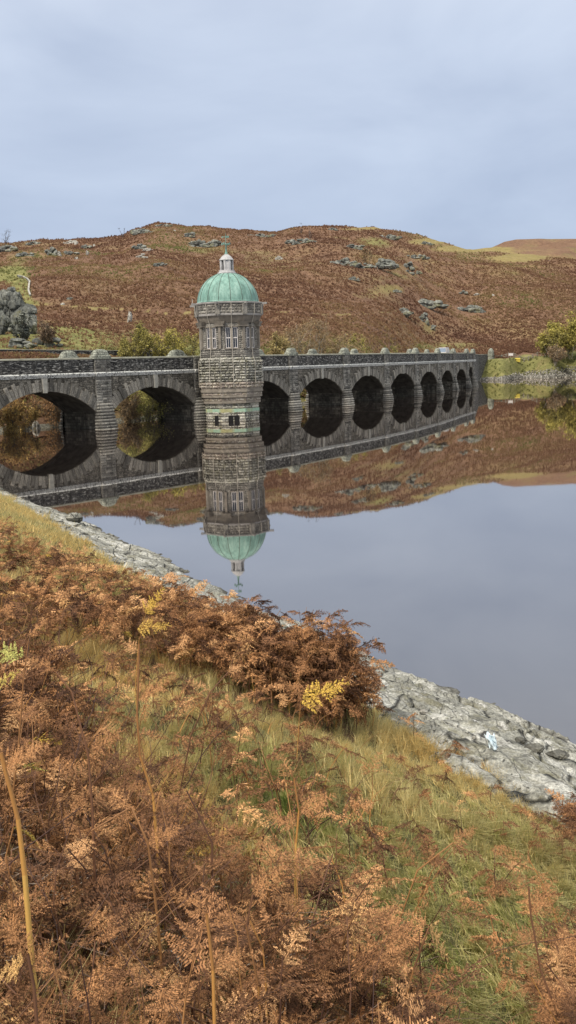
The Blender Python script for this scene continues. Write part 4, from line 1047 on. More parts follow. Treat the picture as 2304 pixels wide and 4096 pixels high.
plant(1380, 842, 316, 58, mats=(M_barkp, M_olive), label='brownish birch with thin pale trunks on the far right shore', cat='tree', leaves=7500, leaf=.42, stems=6, seed=41, tint=(.35, .6), name='birch_tree')
plant(1428, 818, 322, 76, mats=(M_barkp, M_olive), label='tall yellow green birch at the right edge of the far shore', cat='tree', leaves=9500, leaf=.42, stems=5, seed=42, tint=(.45, .65), name='birch_tree')
plant(1482, 806, 318, 90, mats=(M_barkp, M_olive), label='yellowest birch cut off by the right edge', cat='tree', leaves=9500, leaf=.42, stems=5, seed=43, tint=(.55, .8), name='birch_tree')
plant(1395, 885, 312, 50, mats=(M_barkp, M_brownleaf), label='low brown bush under the birches on the far shore', cat='bush', leaves=4000, leaf=.28, stems=5, seed=44, tint=(.1, .5), name='bush', low=.0)
M_greyleaf = leafmat('grey lichened twigs', [(0, (0.06, 0.065, 0.055)), (0.5, (0.19, 0.20, 0.17)), (1, (0.36, 0.37, 0.32))], .1, .5)
plant(54, 788, 159, 34, mats=(M_bark, M_greyleaf), label='smaller grey thorn bush on the right shoulder of the left crag', cat='bush', leaves=4000, leaf=.2, stems=6, seed=62, tint=(.2, .6), low=.05, name='thorn_bush')
plant(118, 822, 156, 46, mats=(M_bark, M_brownleaf), label='dark brown bush above the broken rocks right of the left crag', cat='bush', leaves=3500, leaf=.2, stems=6, seed=63, tint=(.0, .3), low=.0, name='bush')
def bare(dx, base, top, wpx, label, seed, Y=None, dens=0):
    a, y = find_y(dx, base); y = min(y, YR - 4); x = a * y; z = ground(x, y); h = H + azel(dx, top)[1] * y - z
    tree('bare_tree', (x, y, z - .5), max(h, 2) + .5, wpx * 1.59 / FPX * y, mats=(M_darkbark, M_brownleaf), label=label, cat='tree', leaves=dens, leaf=.5, stems=2, seed=seed, rad=max(h, 2) * .028)
M_darkbark = plain('dark winter bark', (0.07, 0.06, 0.055), .9, .3, 1)
bare(12, 632, 580, 36, 'leafless tree on the far left skyline', 51)
bare(309, 600, 566, 14, 'small leafless tree on the skyline notch left of the summit', 52)
bare(757, 588, 562, 14, 'small leafless tree on the middle skyline', 53)
bare(781, 606, 566, 16, 'leafless thorn tree growing on the middle dark cliff', 54)
bare(923, 665, 632, 34, 'round leafless thorn bush above the central crag', 55, dens=300)

# ------------------------------------------------------------------ near bank
def us_(v): return 12.35 + 1.0 * sstep(22, 38, v)            # distance down the bank at which it meets the water
def ub_(v): return np.interp(v, [-5, 4, 7, 9, 12, 16, 20, 25, 31, 37, 45, 80], [6.4, 6.3, 6.3, 6.6, 7.6, 8.6, 9.0, 9.0, 9.9, 10.4, 11.0, 11.0])
def bank(x, y, fine=True):
    u = .863 * x + .504 * y; v = -.504 * x + .863 * y
    z = 5.5 * (1 - u / us_(v)); z = z + .10 * fbm(x / 1.3, y / 1.3, 0, 3, 61) * sstep(0, 2, us_(v) - u) + .22 * np.maximum(0, .0 - u) * 0
    return z
def rockz(x, y):
    u = .863 * x + .504 * y; v = -.504 * x + .863 * y
    # strata run slightly askew of the shore: long low steps with joints across them
    w1 = fbm(x / 2.2, y / 2.2, 0, 4, 71); w2 = fbm(x / .55, y / .55, 0, 3, 81)
    q = (u * .93 + v * .18 + w1 * .9) / .85; st = (q - np.floor(q)); step = np.where(st < .78, st * .30, (1 - st) / .22 * .78 * .30)
    q2 = (v * .55 - u * .25 + w1 * 1.4) / 1.5; s2 = q2 - np.floor(q2); joint = np.exp(-((s2 - .5) / .035) ** 2)
    q3 = (u * .9 + v * .30 + w1 * .5 + 3) / .33; s3 = q3 - np.floor(q3)
    z = 5.5 * (1 - u / us_(v)) + .22 * w1 + .045 * w2 + .60 * (step - .1) + .045 * (s3 - .5) - .20 * joint * (w1 > -.3) + .03 * fbm(x / .13, y / .13, 0, 2, 91)
    z = z + .10
    return z, u, v
u1 = np.arange(-7, 15, .14); v1 = np.concatenate([np.arange(-6, 20, .14), np.arange(20, 95, .5)])
U, Vv = np.meshgrid(u1, v1); X = .863 * U - .504 * Vv; Y_ = .504 * U + .863 * Vv
Z = bank(X, Y_); Z = np.where(U > ub_(Vv) + .5, Z - .35, Z)
nr, nc = U.shape; ii = (np.arange(nr - 1)[:, None] * nc + np.arange(nc - 1)[None]).ravel()
me_ = None
me = quick_mesh('ground', np.stack([X, Y_, Z], -1).reshape(-1, 3), np.stack([ii, ii + 1, ii + nc + 1, ii + nc], 1), smooth=True)
GX, GY = X.copy(), Y_.copy(); ground_me = me
tag(link('ground', me, M_turf), kind='structure')
def ledge(v0, v1_, du, label):
    uu = np.arange(5.6, 14.2, du); vv = np.arange(v0, v1_, du); U, V_ = np.meshgrid(uu, vv)
    X = .863 * U - .504 * V_; Y_ = .504 * U + .863 * V_; Z, _, _ = rockz(X, Y_)
    rel = U - ub_(V_) - .5 * fbm(V_ / .9, U / .9, 0, 3, 95)
    Z = Z - .45 * (1 - sstep(-.5, .35, rel))
    endf = np.minimum(V_ - v0, v1_ - V_) ; Z = Z - .4 * (1 - sstep(0, .5, endf))
    nr, nc = U.shape; ii = (np.arange(nr - 1)[:, None] * nc + np.arange(nc - 1)[None]).ravel()
    F = np.stack([ii, ii + 1, ii + nc + 1, ii + nc], 1); ok = (rel.ravel()[F].max(1) > -.6); F = F[ok]
    me = quick_mesh('rock_ledge', np.stack([X, Y_, Z], -1).reshape(-1, 3), F, smooth=False)
    o = link('rock_ledge', me, M_rock, None, (float(X.mean()), float(Y_.mean()), 0)); tag(o, label, 'rock ledge')
ledge(3.0, 14.6, .045, 'grey lichened bedrock ledge at lower right sloping into the water')
ledge(14.5, 78, .11, 'pale bedrock ledge along the left shore leading toward the viaduct')
def rk_at(dx, dy):
    a, e_ = azel(dx, dy); ys = np.linspace(6, 60, 1500); z = np.where(True, rockz(a * ys, ys)[0], 0); k = np.argmax(z > H + e_ * ys); return a * ys[k], ys[k], float(z[k])
def stone(dx, dy, w, label, mat=None, hr=.6, seed=1, name='shore_stone', up_=0):
    x, y, z = rk_at(dx, dy); m = 1.59 / FPX * y * w; mb = MB(); chunk(mb, (x, y, z + m * hr * .25), m * .5, m * .45, m * hr * .6, seed)
    tag(mb.build(name, mat or M_rock, None, (x, y, z), uv=False), label, 'stone')
stone(187, 1312, 46, 'block shaped boulder standing up on the left rock ledge', hr=.75, seed=4, name='boulder')
stone(1065, 1800, 26, 'white quartz stone near the grass edge of the right ledge', M_pale, .4, 5)
stone(1112, 1868, 14, 'small white stone left of the paper tissue', M_pale, .6, 6)
stone(1192, 1862, 11, 'pale wedge stone just left of the blue tissue', M_pale, .8, 7)
stone(1405, 1907, 60, 'rounded grey slab at the water edge far right', None, .35, 8)
stone(1345, 1890, 50, 'dark knobbly block above the hollow in the right ledge', None, .5, 9)
stone(1310, 1868, 34, 'mossy block left of the dark knobbly one', None, .5, 10)
# tissue
x, y, z = rk_at(1238, 1892); tm = plain('pale blue paper', (0.56, 0.66, 0.72), .8, .15, 30)
n = 9; pts = []; m = 1.59 / FPX * y
for i in range(n):
    for j in range(n):
        p, q = i / (n - 1), j / (n - 1); wv = .5 + .5 * abs(q - .42) ** .5 * 1.1
        pts.append((x + ((p - .5) * 30 * wv - (q - .5) * 14) * m, y + .05 * math.sin(p * 9 + q * 4) + q * .03, z + .02 + (q * 40) * m + .012 * math.sin(p * 14 - q * 11)))
me = quick_mesh('paper_tissue', pts, [(i * n + j, i * n + j + 1, (i + 1) * n + j + 1, (i + 1) * n + j) for i in range(n - 1) for j in range(n - 1)], smooth=False)
o = link('paper_tissue', me, tm, None, (x, y, z)); sm_ = o.modifiers.new('thickness', 'SOLIDIFY'); sm_.thickness = .004
tag(o, 'crumpled pale blue paper tissue lying on the right rock ledge', 'tissue')

# ------------------------------------------------------------------ vegetation of the near bank
def inpoly(x, y, P):
    P = np.array(P); r = np.zeros(np.shape(x), bool); n = len(P)
    for i in range(n):
        x1, y1 = P[i]; x2, y2 = P[(i + 1) % n]
        c = ((y1 > y) != (y2 > y)) & (x < (x2 - x1) * (y - y1) / (y2 - y1 + 1e-12) + x1); r ^= c
    return r
PA = [(-9, 13), (-9, 22), (-4.4, 20), (-2.9, 19.6), (-1.5, 17.2), (-.6, 14), (-0.3, 12.0), (.75, 10.6), (.95, 9.9), (0.4, 8.9), (-.3, 8.8), (-.9, 9.7), (-1.5, 9.2), (-1.8, 8.8), (-2.2, 7.6), (-4, 6)]
PB = [(-4, 6), (-2.3, 7.3), (-1.5, 6.0), (-1.0, 4.9), (-0.56, 4.0), (-0.12, 3.75), (0.2, 3.65), (0.38, 3.1), (0.5, 2.5), (0.55, 1.6), (0.3, .9), (-2.5, .6)]
PC = [(0.95, 3.3), (1.35, 3.85), (2.6, 4.6), (2.4, 2.0), (0.55, 1.3)]
PD = [(1.75, 6.4), (2.5, 7.9), (3.6, 8.2), (2.3, 6.1)]
_lit = (inpoly(GX, GY, PB) | inpoly(GX, GY, PC) | inpoly(GX, GY, PA)).astype(float)
_lit = np.clip(_lit + .5 * fbm(GX / .5, GY / .5, 0, 3, 63), 0, 1)
ground_me.attributes.new('litter', 'FLOAT', 'POINT').data.foreach_set('value', _lit.ravel().astype(np.float32))
def fern_template(seed, npin, nlet, curl, near=True):
    """a bracken frond: blade along +Y from the origin, face up +Z, 1 m long. returns V, F, stem tubes are part of it"""
    r = np.random.default_rng(seed); VV = []; FF = []; k = 0; sag = r.uniform(.15, .55) * curl; tw_ = r.normal(0, .15)
    def rach(t): return np.array([tw_ * t * t * .5, t - .25 * sag * t * t, -sag * t * t * .7])
    def quad(a, b, c, d):
        nonlocal k
        VV.extend([a, b, c, d]); FF.append((k, k + 1, k + 2, k + 3)); k += 4
    # rachis ribbon (two crossed strips)
    for i in range(8):
        a, b = rach(i / 8), rach((i + 1) / 8); w = .007 * (1 - i / 9)
        quad(a - [w, 0, 0], a + [w, 0, 0], b + [w, 0, 0], b - [w, 0, 0]); quad(a - [0, 0, w], a + [0, 0, w], b + [0, 0, w], b - [0, 0, w])
    for i in range(npin):
        t = .06 + .92 * (i / npin) ** .92; Lp = .40 * (1 - t) ** .75 + .015
        for sd_ in (-1, 1):
            if r.uniform() < (.24 if near else .12): continue
            p0 = rach(t + r.normal(0, .008)); L = Lp * r.uniform(.75, 1.1); el_ = r.normal(.1, .25) - .15 * curl; fw = r.uniform(.25, .6)
            d = np.array([sd_, fw, el_]); d /= np.linalg.norm(d); nrm = np.cross(d, [0, 1, 0]) * sd_; nrm /= np.linalg.norm(nrm); droop = r.uniform(.1, .7) * curl; tc_ = r.normal(0, .4) * curl
            m_ = max(3, int(nlet * (L / .4) ** .7))
            def pin(q): return p0 + d * L * (q - .12 * droop * q * q) + np.array([0, .12 * tc_ * q * q * L, -droop * L * .6 * q * q])
            bb = np.cross(nrm, d); w = .0028
            for j in range(2): a, b = pin(j / 2), pin((j + 1) / 2); quad(a - bb * w, a + bb * w, b + bb * w * .5, b - bb * w * .5)
            for j in range(m_):
                q = (j + .4) / m_; ll = (.062 if near else .075) * (1 - q) ** .65 * (L / .4) ** .55 + .006; wd = L / m_ * (.36 if near else .48)
                for s2 in (-1, 1):
                    if r.uniform() < (.20 if near else .08): continue
                    a = pin(q); tt = r.normal(0, .35) * curl - .35 * curl
                    dd = bb * s2 + d * .35 + nrm * tt; dd /= np.linalg.norm(dd); e_ = d + nrm * r.normal(0, .4 * curl); e_ /= np.linalg.norm(e_)
                    mid = a + dd * ll * .55; tip = mid + (dd + np.array([0, 0, -.9 * curl * r.uniform(0, 1)])) * ll * .45
                    if near:
                        quad(a - e_ * wd * .6, a + e_ * wd * .6, mid + e_ * wd, mid - e_ * wd); quad(mid - e_ * wd, mid + e_ * wd, tip + e_ * wd * .15, tip - e_ * wd * .15)
                    else: quad(a - e_ * wd * .8, a + e_ * wd, tip + e_ * wd * .4, tip - e_ * wd * .3)
    return np.array(VV, np.float32), np.array(FF, np.int32)
TN = [fern_template(100 + i, 15, 15, .22 + .17 * i, True) for i in range(7)]
TM = [fern_template(200 + i, 13, 10, .7 + .16 * i, False) for i in range(7)]
TF = [fern_template(300 + i, 9, 5, .6 + .15 * i, False) for i in range(6)]
def place(T, p, yaw, pitch, roll, s):
    cy_, sy_ = math.cos(yaw), math.sin(yaw); cp_, sp_ = math.cos(pitch), math.sin(pitch); cr_, sr_ = math.cos(roll), math.sin(roll)
    Rz = np.array([[cy_, -sy_, 0], [sy_, cy_, 0], [0, 0, 1]]); Rx = np.array([[1, 0, 0], [0, cp_, -sp_], [0, sp_, cp_]]); Ry = np.array([[cr_, 0, sr_], [0, 1, 0], [-sr_, 0, cr_]])
    return T[0] @ (Rz @ Rx @ Ry).T.astype(np.float32) * s + np.asarray(p, np.float32)
class Pile:
    def __init__(s): s.V = []; s.F = []; s.a = []; s.k = 0
    def add(s, V, F, tint): s.V.append(V); s.F.append(F + s.k); s.a.append(np.zeros(len(F), np.float32) + tint); s.k += len(V)
    def tube(s, pts, r0, r1, tint, n=4):
        pts = [np.asarray(p, float) for p in pts]; V = []; F = []; m = len(pts)
        for i, p in enumerate(pts):
            d = pts[min(i + 1, m - 1)] - pts[max(i - 1, 0)]; d /= np.linalg.norm(d) + 1e-9; a = np.cross(d, [.3, .2, .93]); a /= np.linalg.norm(a) + 1e-9; b = np.cross(d, a); r = r0 + (r1 - r0) * i / (m - 1)
            for j in range(n): th = 2 * math.pi * j / n; V.append(p + (a * math.cos(th) + b * math.sin(th)) * r)
        for i in range(m - 1):
            for j in range(n): q = i * n; F.append((q + j, q + (j + 1) % n, q + n + (j + 1) % n, q + n + j))
        tt = np.repeat(np.clip(tint * np.linspace(1.05, .72 if tint > .5 else .9, m - 1) + np.array([.08 * math.sin(7 * i_ + tint * 50) for i_ in range(m - 1)]), 0, 1), n)
        s.add(np.array(V, np.float32), np.array(F, np.int32), tt)
    def build(s, name, mat, **k): return link(name, quick_mesh(name, np.concatenate(s.V), np.concatenate(s.F), {'tint': np.concatenate(s.a)}), mat, **k)
FP, SP = Pile(), Pile()
def bracken(x, y, hgt, T, nf, yellow=0.0, r=random, size=None, crushed=False):
    z = float(bank(x, y)); lean = r.uniform(0, 2 * math.pi); ln = r.uniform(.05, .4) * hgt; p = np.array([x, y, z - .03]); pts = [p]; m = 5
    hf_ = r.uniform(.35, .6)
    for i in range(1, m + 1):
        t = i / m; pts.append(p + np.array([math.cos(lean) * ln * t * t, math.sin(lean) * ln * t * t, hgt * t * (1 - .12 * t)]) + np.array([r.uniform(-.012, .012), r.uniform(-.012, .012), 0]))
    st = r.choice([.1, .3, .45, .6, .8, .95] if hgt > .5 else [.2, .4, .6])
    SP.tube(pts, .0050 * (.6 + hgt * .6), .002, st)
    base_t = r.choice([.08, .18, .28, .38, .5, .72])
    for i in range(nf):
        t = hf_ + (1 - hf_) * (i + .5) / nf if nf > 1 else 1.0; t = min(1, t); q = t * m; k = min(int(q), m - 1); P_ = pts[k] + (pts[k + 1] - pts[k]) * (q - k)
        yaw = lean + (math.pi * .5 if i % 2 else -math.pi * .5) + r.uniform(-.6, .6) - math.pi / 2
        if i == nf - 1: yaw = lean - math.pi / 2 + r.uniform(-.5, .5)
        s = (size or hgt * .62) * r.uniform(.7, 1.15) * (1.12 - .4 * t)
        tint = min(.86, max(.02, base_t + r.uniform(-.16, .16))); tint = r.uniform(.92, 1.0) if r.random() < yellow * .25 else tint
        FP.add(place(r.choice(T), P_, yaw, r.uniform(-.7, .75), r.uniform(-.7, .7), s), None or r_F[id(T)] if False else T[0][1], tint) if False else None
        tt = r.choice(T); FP.add(place(tt, P_, yaw, r.uniform(-.7, .75), r.uniform(-.7, .7), s), tt[1], tint)
R_ = random.Random(11)
def scatter(P, n, hmin, hmax, T, nf, yellow=.02, gap=0.0, size=None, dist=None):
    P_ = np.array(P); lo, hi = P_.min(0), P_.max(0); k = 0; tries = 0
    while k < n and tries < n * 40:
        tries += 1; x, y = R_.uniform(lo[0], hi[0]), R_.uniform(lo[1], hi[1])
        if not inpoly(np.array(x), np.array(y), P) or math.hypot(x, y) < 1.15: continue
        if dist and not (dist[0] <= y < dist[1]): continue
        if gap and float(fbm(np.array(x / 1.1), np.array(y / 1.1), 0, 2, 66)) < gap: continue
        sx_, sy_ = screen(x, y, float(bank(x, y)) + .4)
        if sx_ < -350 or sx_ > 1800: continue
        bracken(x, y, R_.uniform(hmin, hmax), T, nf, yellow, R_, size); k += 1
scatter(PA, 330, .35, .62, TF, 5, .03, dist=(11.5, 30))
scatter(PA, 210, .40, .70, TM, 5, .03, dist=(0, 11.5))
scatter([(-1.3, 10.2), (-1.0, 11.8), (0, 11.2), (.75, 10.7), (.95, 10.0), (.5, 9.3), (-.2, 9.3)], 88, .6, 1.0, TM, 5, .02, size=.40)
scatter([(.1, 9.7), (.1, 10.7), (.55, 10.8), (.85, 10.1), (.6, 9.5)], 34, .95, 1.3, TM, 6, .02, size=.42)
scatter([(-.75, 10.4), (-.7, 11.3), (.1, 11.1), (.1, 10.3)], 30, .85, 1.2, TM, 6, .02, size=.42)
scatter([(-2.2, 12.5), (-1.7, 14.5), (-.7, 13.6), (0.1, 12.2), (.1, 11.3), (-1.0, 11.5)], 75, .6, 1.0, TM, 5, .02, size=.42)
scatter(PB, 130, .30, .60, TM, 5, .04, dist=(4.4, 9))
scatter(PB, 125, .25, .66, TN, 4, .04, dist=(2.6, 4.6), size=.27, gap=-.14)
scatter(PB, 130, .12, .50, TN, 4, .05, dist=(1.2, 2.8), size=.21, gap=-.2)
scatter(PB, 260, .04, .14, TM, 4, .03, dist=(1.4, 5), size=.2)
scatter(PC, 60, .04, .14, TM, 4, .03, size=.2)
scatter([(-3, 9), (-1.2, 8.8), (-.2, 8.4), (.6, 7.5), (.7, 5.5), (.3, 4.2), (-.6, 4.6), (-1.4, 5.6), (-2.2, 7)], 75, .22, .55, TM, 3, .05, size=.24)
scatter([(.5, 8.6), (1.5, 9), (2.4, 7.4), (1.8, 5.4), (1.0, 4.2), (.7, 5.5)], 22, .15, .38, TM, 3, .03, size=.2)
scatter(PB, 70, .12, .34, TN, 4, .05, dist=(1.5, 2.6), size=.22)
scatter(PB, 46, .25, .6, TN[:3], 3, .06, dist=(1.7, 4.0), size=.36)
scatter(PC, 14, .25, .5, TN[:3], 3, .0, size=.32)
scatter(PC, 150, .30, .66, TN, 5, .01, size=.24)
scatter([(0.95, 3.15), (1.15, 4.1), (1.6, 4.7), (2.2, 4.5), (1.7, 3.1)], 52, .45, .78, TN, 5, .02, size=.26)
scatter([(2.0, 7.2), (2.7, 8.4), (3.5, 8.6), (2.7, 6.6)], 30, .3, .5, TM, 5, .0, size=.3)
scatter(PD, 26, .22, .4, TM, 4, .02)
# stragglers in the grass and at the rock edge
for (x, y, h) in ((.35, 7.4, .35), (.9, 7.0, .3), (.1, 6.2, .45), (.8, 5.4, .4), (1.1, 5.0, .35), (-.1, 5.2, .5), (.45, 4.5, .5), (.9, 4.0, .4), (.6, 4.4, .5), (1.25, 7.6, .3), (1.45, 8.4, .3), (1.9, 11.2, .2), (2.3, 10.3, .2), (2.7, 8.9, .3), (2.9, 8.7, .3), (1.6, 9.6, .35), (1.35, 10.2, .45), (1.75, 9.9, .35), (2.0, 9.6, .2), (2.6, 9.0, .2), (-.3, 6.9, .4), (-.55, 5.9, .5), (.2, 5.6, .35)):
    bracken(x, y, h, TM, 4, .05, R_)
for P, n_, h0, h1 in ((PB, 900, .2, .85), (PC, 260, .2, .6), (PA, 350, .3, .7), ([(-3, 9), (-.2, 8.4), (.6, 7.5), (.7, 5.5), (.3, 4.2), (-1.4, 5.6)], 160, .15, .5)):
    P_ = np.array(P); lo, hi = P_.min(0), P_.max(0); k = 0
    while k < n_:
        x, y = R_.uniform(lo[0], hi[0]), R_.uniform(lo[1], hi[1])
        if not inpoly(np.array(x), np.array(y), P) or math.hypot(x, y) < 1.5: continue
        k += 1; h_ = R_.uniform(h0, h1) * min(1, .35 + y / 5); p = np.array([x, y, float(bank(x, y)) - .02]); pts = [p]; d = np.array([R_.uniform(-.5, .5), R_.uniform(-.5, .5), 1.0]); st = 7
        for i in range(st):
            d = d + np.array([R_.uniform(-.28, .28), R_.uniform(-.28, .28), -.10]); d /= np.linalg.norm(d); p = p + d * h_ / st; pts.append(p)
            if i > 2 and R_.random() < .35:
                e_ = d + np.array([R_.uniform(-1, 1), R_.uniform(-1, 1), .1]); e_ /= np.linalg.norm(e_); SP.tube([p, p + e_ * h_ * .16 + np.array([0, 0, .01]), p + e_ * h_ * .3], .0012, .0006, R_.uniform(0, .5), 3)
        SP.tube(pts, R_.uniform(.0014, .0046) * min(1.3, .5 + y / 6), .0012, R_.choice([.0, .02, .1, .25, .4, .6, .8]), 4)
th_ = FP.build('bracken', M_fern); tag(th_, 'thick mass of dead rust brown bracken fronds covering the near bank', 'bracken', kind='stuff')
st_ = SP.build('bracken_stalks', M_stalk); tag(st_, 'thin standing stalks inside the dead bracken mass', 'stalks', kind='stuff')
# bleached litter beneath
LP = Pile()
for P, n in ((PB, 4200), (PC, 900), (PA, 500)):
    P_ = np.array(P); lo, hi = P_.min(0), P_.max(0); k = 0
    while k < n:
        x, y = R_.uniform(lo[0], hi[0]), R_.uniform(lo[1], hi[1])
        if not inpoly(np.array(x), np.array(y), P) or math.hypot(x, y) < .9: continue
        k += 1; L = R_.uniform(.05, .30); th = R_.uniform(0, math.pi * 2); z = float(bank(x, y)) + R_.uniform(.01, .12); up_ = R_.uniform(-.12, .3) * L
        a = np.array([x, y, z]); b = a + np.array([math.cos(th) * L, math.sin(th) * L, up_]); z2 = float(bank(b[0], b[1])); b[2] = max(b[2], z2 + .02); mid = (a + b) / 2 + np.array([R_.uniform(-.05, .05), R_.uniform(-.05, .05), R_.uniform(-.01, .03)])
        LP.tube([a, mid, b], R_.uniform(.0009, .0026), .0008, R_.random(), 3)
tag(LP.build('dead_stalks', M_litter), 'bleached fallen stalks lying under the near bracken', 'litter', kind='stuff')
# grass
def grass():
    Vs = []; Fs = []; Ts = []; k0 = 0
    for (n, umin, umax, vmin, vmax, w, L0, L1, seg) in ((150000, 1.0, 6.0, .8, 5.2, .0024, .05, .16, 2), (330000, .2, 8.3, .4, 9.5, .0030, .06, .19, 2), (150000, 1.5, 9.0, 9.5, 20, .0052, .09, .22, 2), (45000, 3, 11.5, 20, 60, .010, .15, .34, 1)):
        u = RNG.uniform(umin, umax, n); v = RNG.uniform(vmin, vmax, n); x = .863 * u - .504 * v; y = .504 * u + .863 * v
        # gather into tussocks
        cl = RNG.uniform(0, 1, n) < .8; gx = np.round(x / .22 + vnoise(x * 2, y * 2, 0, 2)) * .22; gy = np.round(y / .22 + vnoise(x * 2 + 7, y * 2, 0, 5)) * .22
        x = np.where(cl, x * .45 + gx * .55, x); y = np.where(cl, y * .45 + gy * .55, y)
        sx_, sy_ = screen(x, y, bank(x, y)); m = (sx_ > -120) & (sx_ < 2000) & (sy_ < 3000) & (y > .9) & (u < ub_(v) + .45 * fbm(v / .9, u / .9, 0, 3, 95) + .25)
        dens = np.where(inpoly(x, y, PB), .22, 1.0) * np.where(inpoly(x, y, PC), .45, 1.0) * np.where(inpoly(x, y, PA), .5, 1.0); m &= RNG.uniform(0, 1, n) < dens
        x, y = x[m], y[m]; n = len(x); z = bank(x, y) - .01
        patch = fbm(x / 1.6, y / 1.6, 0, 3, 55); tall = sstep(.05, .5, fbm(x / 1.1 + 9, y / 1.1, 0, 2, 57))
        L = RNG.uniform(L0, L1, n) * (.75 + .9 * tall); th = RNG.normal(0, .9, n) + 2.2 * fbm(x / .8, y / .8, 0, 2, 58) - .6; bend = RNG.uniform(.25, 1.15, n)
        dx = np.stack([np.cos(th), np.sin(th), 0 * th], -1); sd_ = np.stack([-np.sin(th), np.cos(th), 0 * th], -1)
        sd_ = sd_ * .4 + np.array([.8, .3, 0]); sd_ /= np.linalg.norm(sd_, axis=1, keepdims=True)
        p = np.stack([x, y, z], -1); ww = (w * RNG.uniform(.6, 1.3, n))[:, None]; lev = []
        for s_ in range(seg + 1):
            q = s_ / seg; c = p + dx * (L * bend * q * q)[:, None] * .9 + np.array([0, 0, 1.]) * (L * (q - .38 * bend * q * q))[:, None]; wq = ww * (1 - .8 * q)
            lev += [c - sd_ * wq, c + sd_ * wq]
        V = np.stack(lev, 1); m_ = 2 * (seg + 1); F = []
        for s_ in range(seg): F.append(np.stack([np.arange(n) * m_ + 2 * s_, np.arange(n) * m_ + 2 * s_ + 1, np.arange(n) * m_ + 2 * s_ + 3, np.arange(n) * m_ + 2 * s_ + 2], 1))
        F = np.stack(F, 1).reshape(-1, 4)
        t = .76 + .60 * patch - .6 * np.exp(-((x + .05) / .35) ** 2 - ((y - 5.3) / .5) ** 2) + RNG.normal(0, .16, n) - .22 * np.exp(-((x - .55) / .5) ** 2 - ((y - 3.6) / 1.3) ** 2) * 1.3 + .16 * sstep(18, 26, y)
        Vs.append(V.reshape(-1, 3)); Fs.append(F + k0); Ts.append(np.repeat(np.clip(t, 0, 1), seg)); k0 += n * m_
    me = quick_mesh('grass', np.concatenate(Vs), np.concatenate(Fs), {'tint': np.concatenate(Ts)})
    tag(link('grass', me, M_grass), 'rough olive and straw coloured grass on the near bank', 'grass', kind='stuff')
grass()

def gravel():
    n = 5200; a = RNG.uniform(.204, .36, n); y = yshore(a) + RNG.uniform(-1.2, 1, n) * 1.2 + RNG.uniform(0, 1, n) ** 1.5 * np.interp(a, [.2, .22, .24, .3], [.0, .6, 2.5, 5.0]); x = a * y; z = zland(a, y)
    s = RNG.uniform(.12, .42, (n, 1, 1)); o = np.array([[1, 0, 0], [0, 1, 0], [-1, 0, 0], [0, -1, 0], [0, 0, .8], [0, 0, -.8]]) * s * RNG.uniform(.6, 1.3, (n, 6, 1)); V = (np.stack([x, y, z], -1)[:, None] + o).reshape(-1, 3)
    f = np.array([(0, 1, 4), (1, 2, 4), (2, 3, 4), (3, 0, 4), (1, 0, 5), (2, 1, 5), (3, 2, 5), (0, 3, 5)]); F = (f[None] + 6 * np.arange(n)[:, None, None]).reshape(-1, 3)
    tag(link('gravel', quick_mesh('gravel', V, F, {'tint': np.repeat(RNG.uniform(0, 1, n), 8)}), M_gravel), 'loose grey stones along the far shoreline', 'gravel', kind='stuff')
M_gravel = leafmat('shore stones', [(0, (0.05, 0.046, 0.04)), (0.6, (0.14, 0.13, 0.11)), (1, (0.34, 0.32, 0.28))], 0, .2)
gravel()
# single bracken plants that stand out
def single(pts_px, Y, tint, fronds, label, r0=.006, r1=.002, dy=0.0, name='bracken_plant'):
    """pts_px: stem from base up, as read off the photo at distance Y (dy: how much farther the top leans)"""
    pts = [at(px_, py_, Y + dy * i / max(1, len(pts_px) - 1)) for i, (px_, py_) in enumerate(pts_px)]
    gz_ = float(bank(pts[0][0], pts[0][1]))
    if pts[0][2] > gz_: pts.insert(0, np.array([pts[0][0] + .01, pts[0][1] + .01, gz_ - .02]))
    r = empty(name, tuple(pts[0]), label, 'bracken plant', 'single bracken plants on the near bank'); P = Pile(); P.tube(pts, r0 * .74, r1 * .85, tint, 6)
    P.build('stem', M_stalk, parent=r)
    for (fx, fy, tx_, ty_, ft, ti) in fronds:
        a = at(fx, fy, Y + dy * .8); b = at(tx_, ty_, Y + dy * .8 + .02); d = b - a; s = np.linalg.norm(d); yaw = math.atan2(-d[0], d[1]); pitch = math.asin(np.clip(d[2] / s, -1, 1))
        # tip the blade so that its face is seen from the slope above
        Q = Pile(); T = TN[ti % len(TN)]; Q.add(place(T, a, yaw, pitch, .5 * (1 if d[0] > 0 else -1), s), T[1], ft); Q.build('frond', M_fern, parent=r)
single([(340, 1740), (348, 1620), (366, 1545)], 5.6, .95, [(366, 1545, 412, 1470, .94, 0), (345, 1580, 440, 1572, .93, 1)], 'bracken with two bright yellow fronds on the left', .005)
single([(18, 2100), (45, 1900), (60, 1700), (72, 1610)], 2.9, .6, [(60, 1650, -50, 1625, 1.0, 2), (52, 1690, -40, 1720, .97, 3), (70, 1610, 110, 1540, .6, 4)], 'bracken with greenish yellow fronds at the left edge', .006)
single([(744, 1960), (752, 1820), (758, 1755)], 6.2, .95, [(756, 1765, 890, 1712, .94, 1), (800, 1742, 815, 1800, .9, 4), (757, 1752, 700, 1690, .5, 5)], 'bracken on a thin golden stem with one long yellow frond', .005)
single([(80, 2420), (62, 2200), (45, 2060), (2, 1895)], 2.1, .90, [(10, 1930, 110, 1860, .55, 0), (5, 1900, -90, 1840, .5, 2)], 'thick golden stemmed bracken at the left edge', .0105, .006)
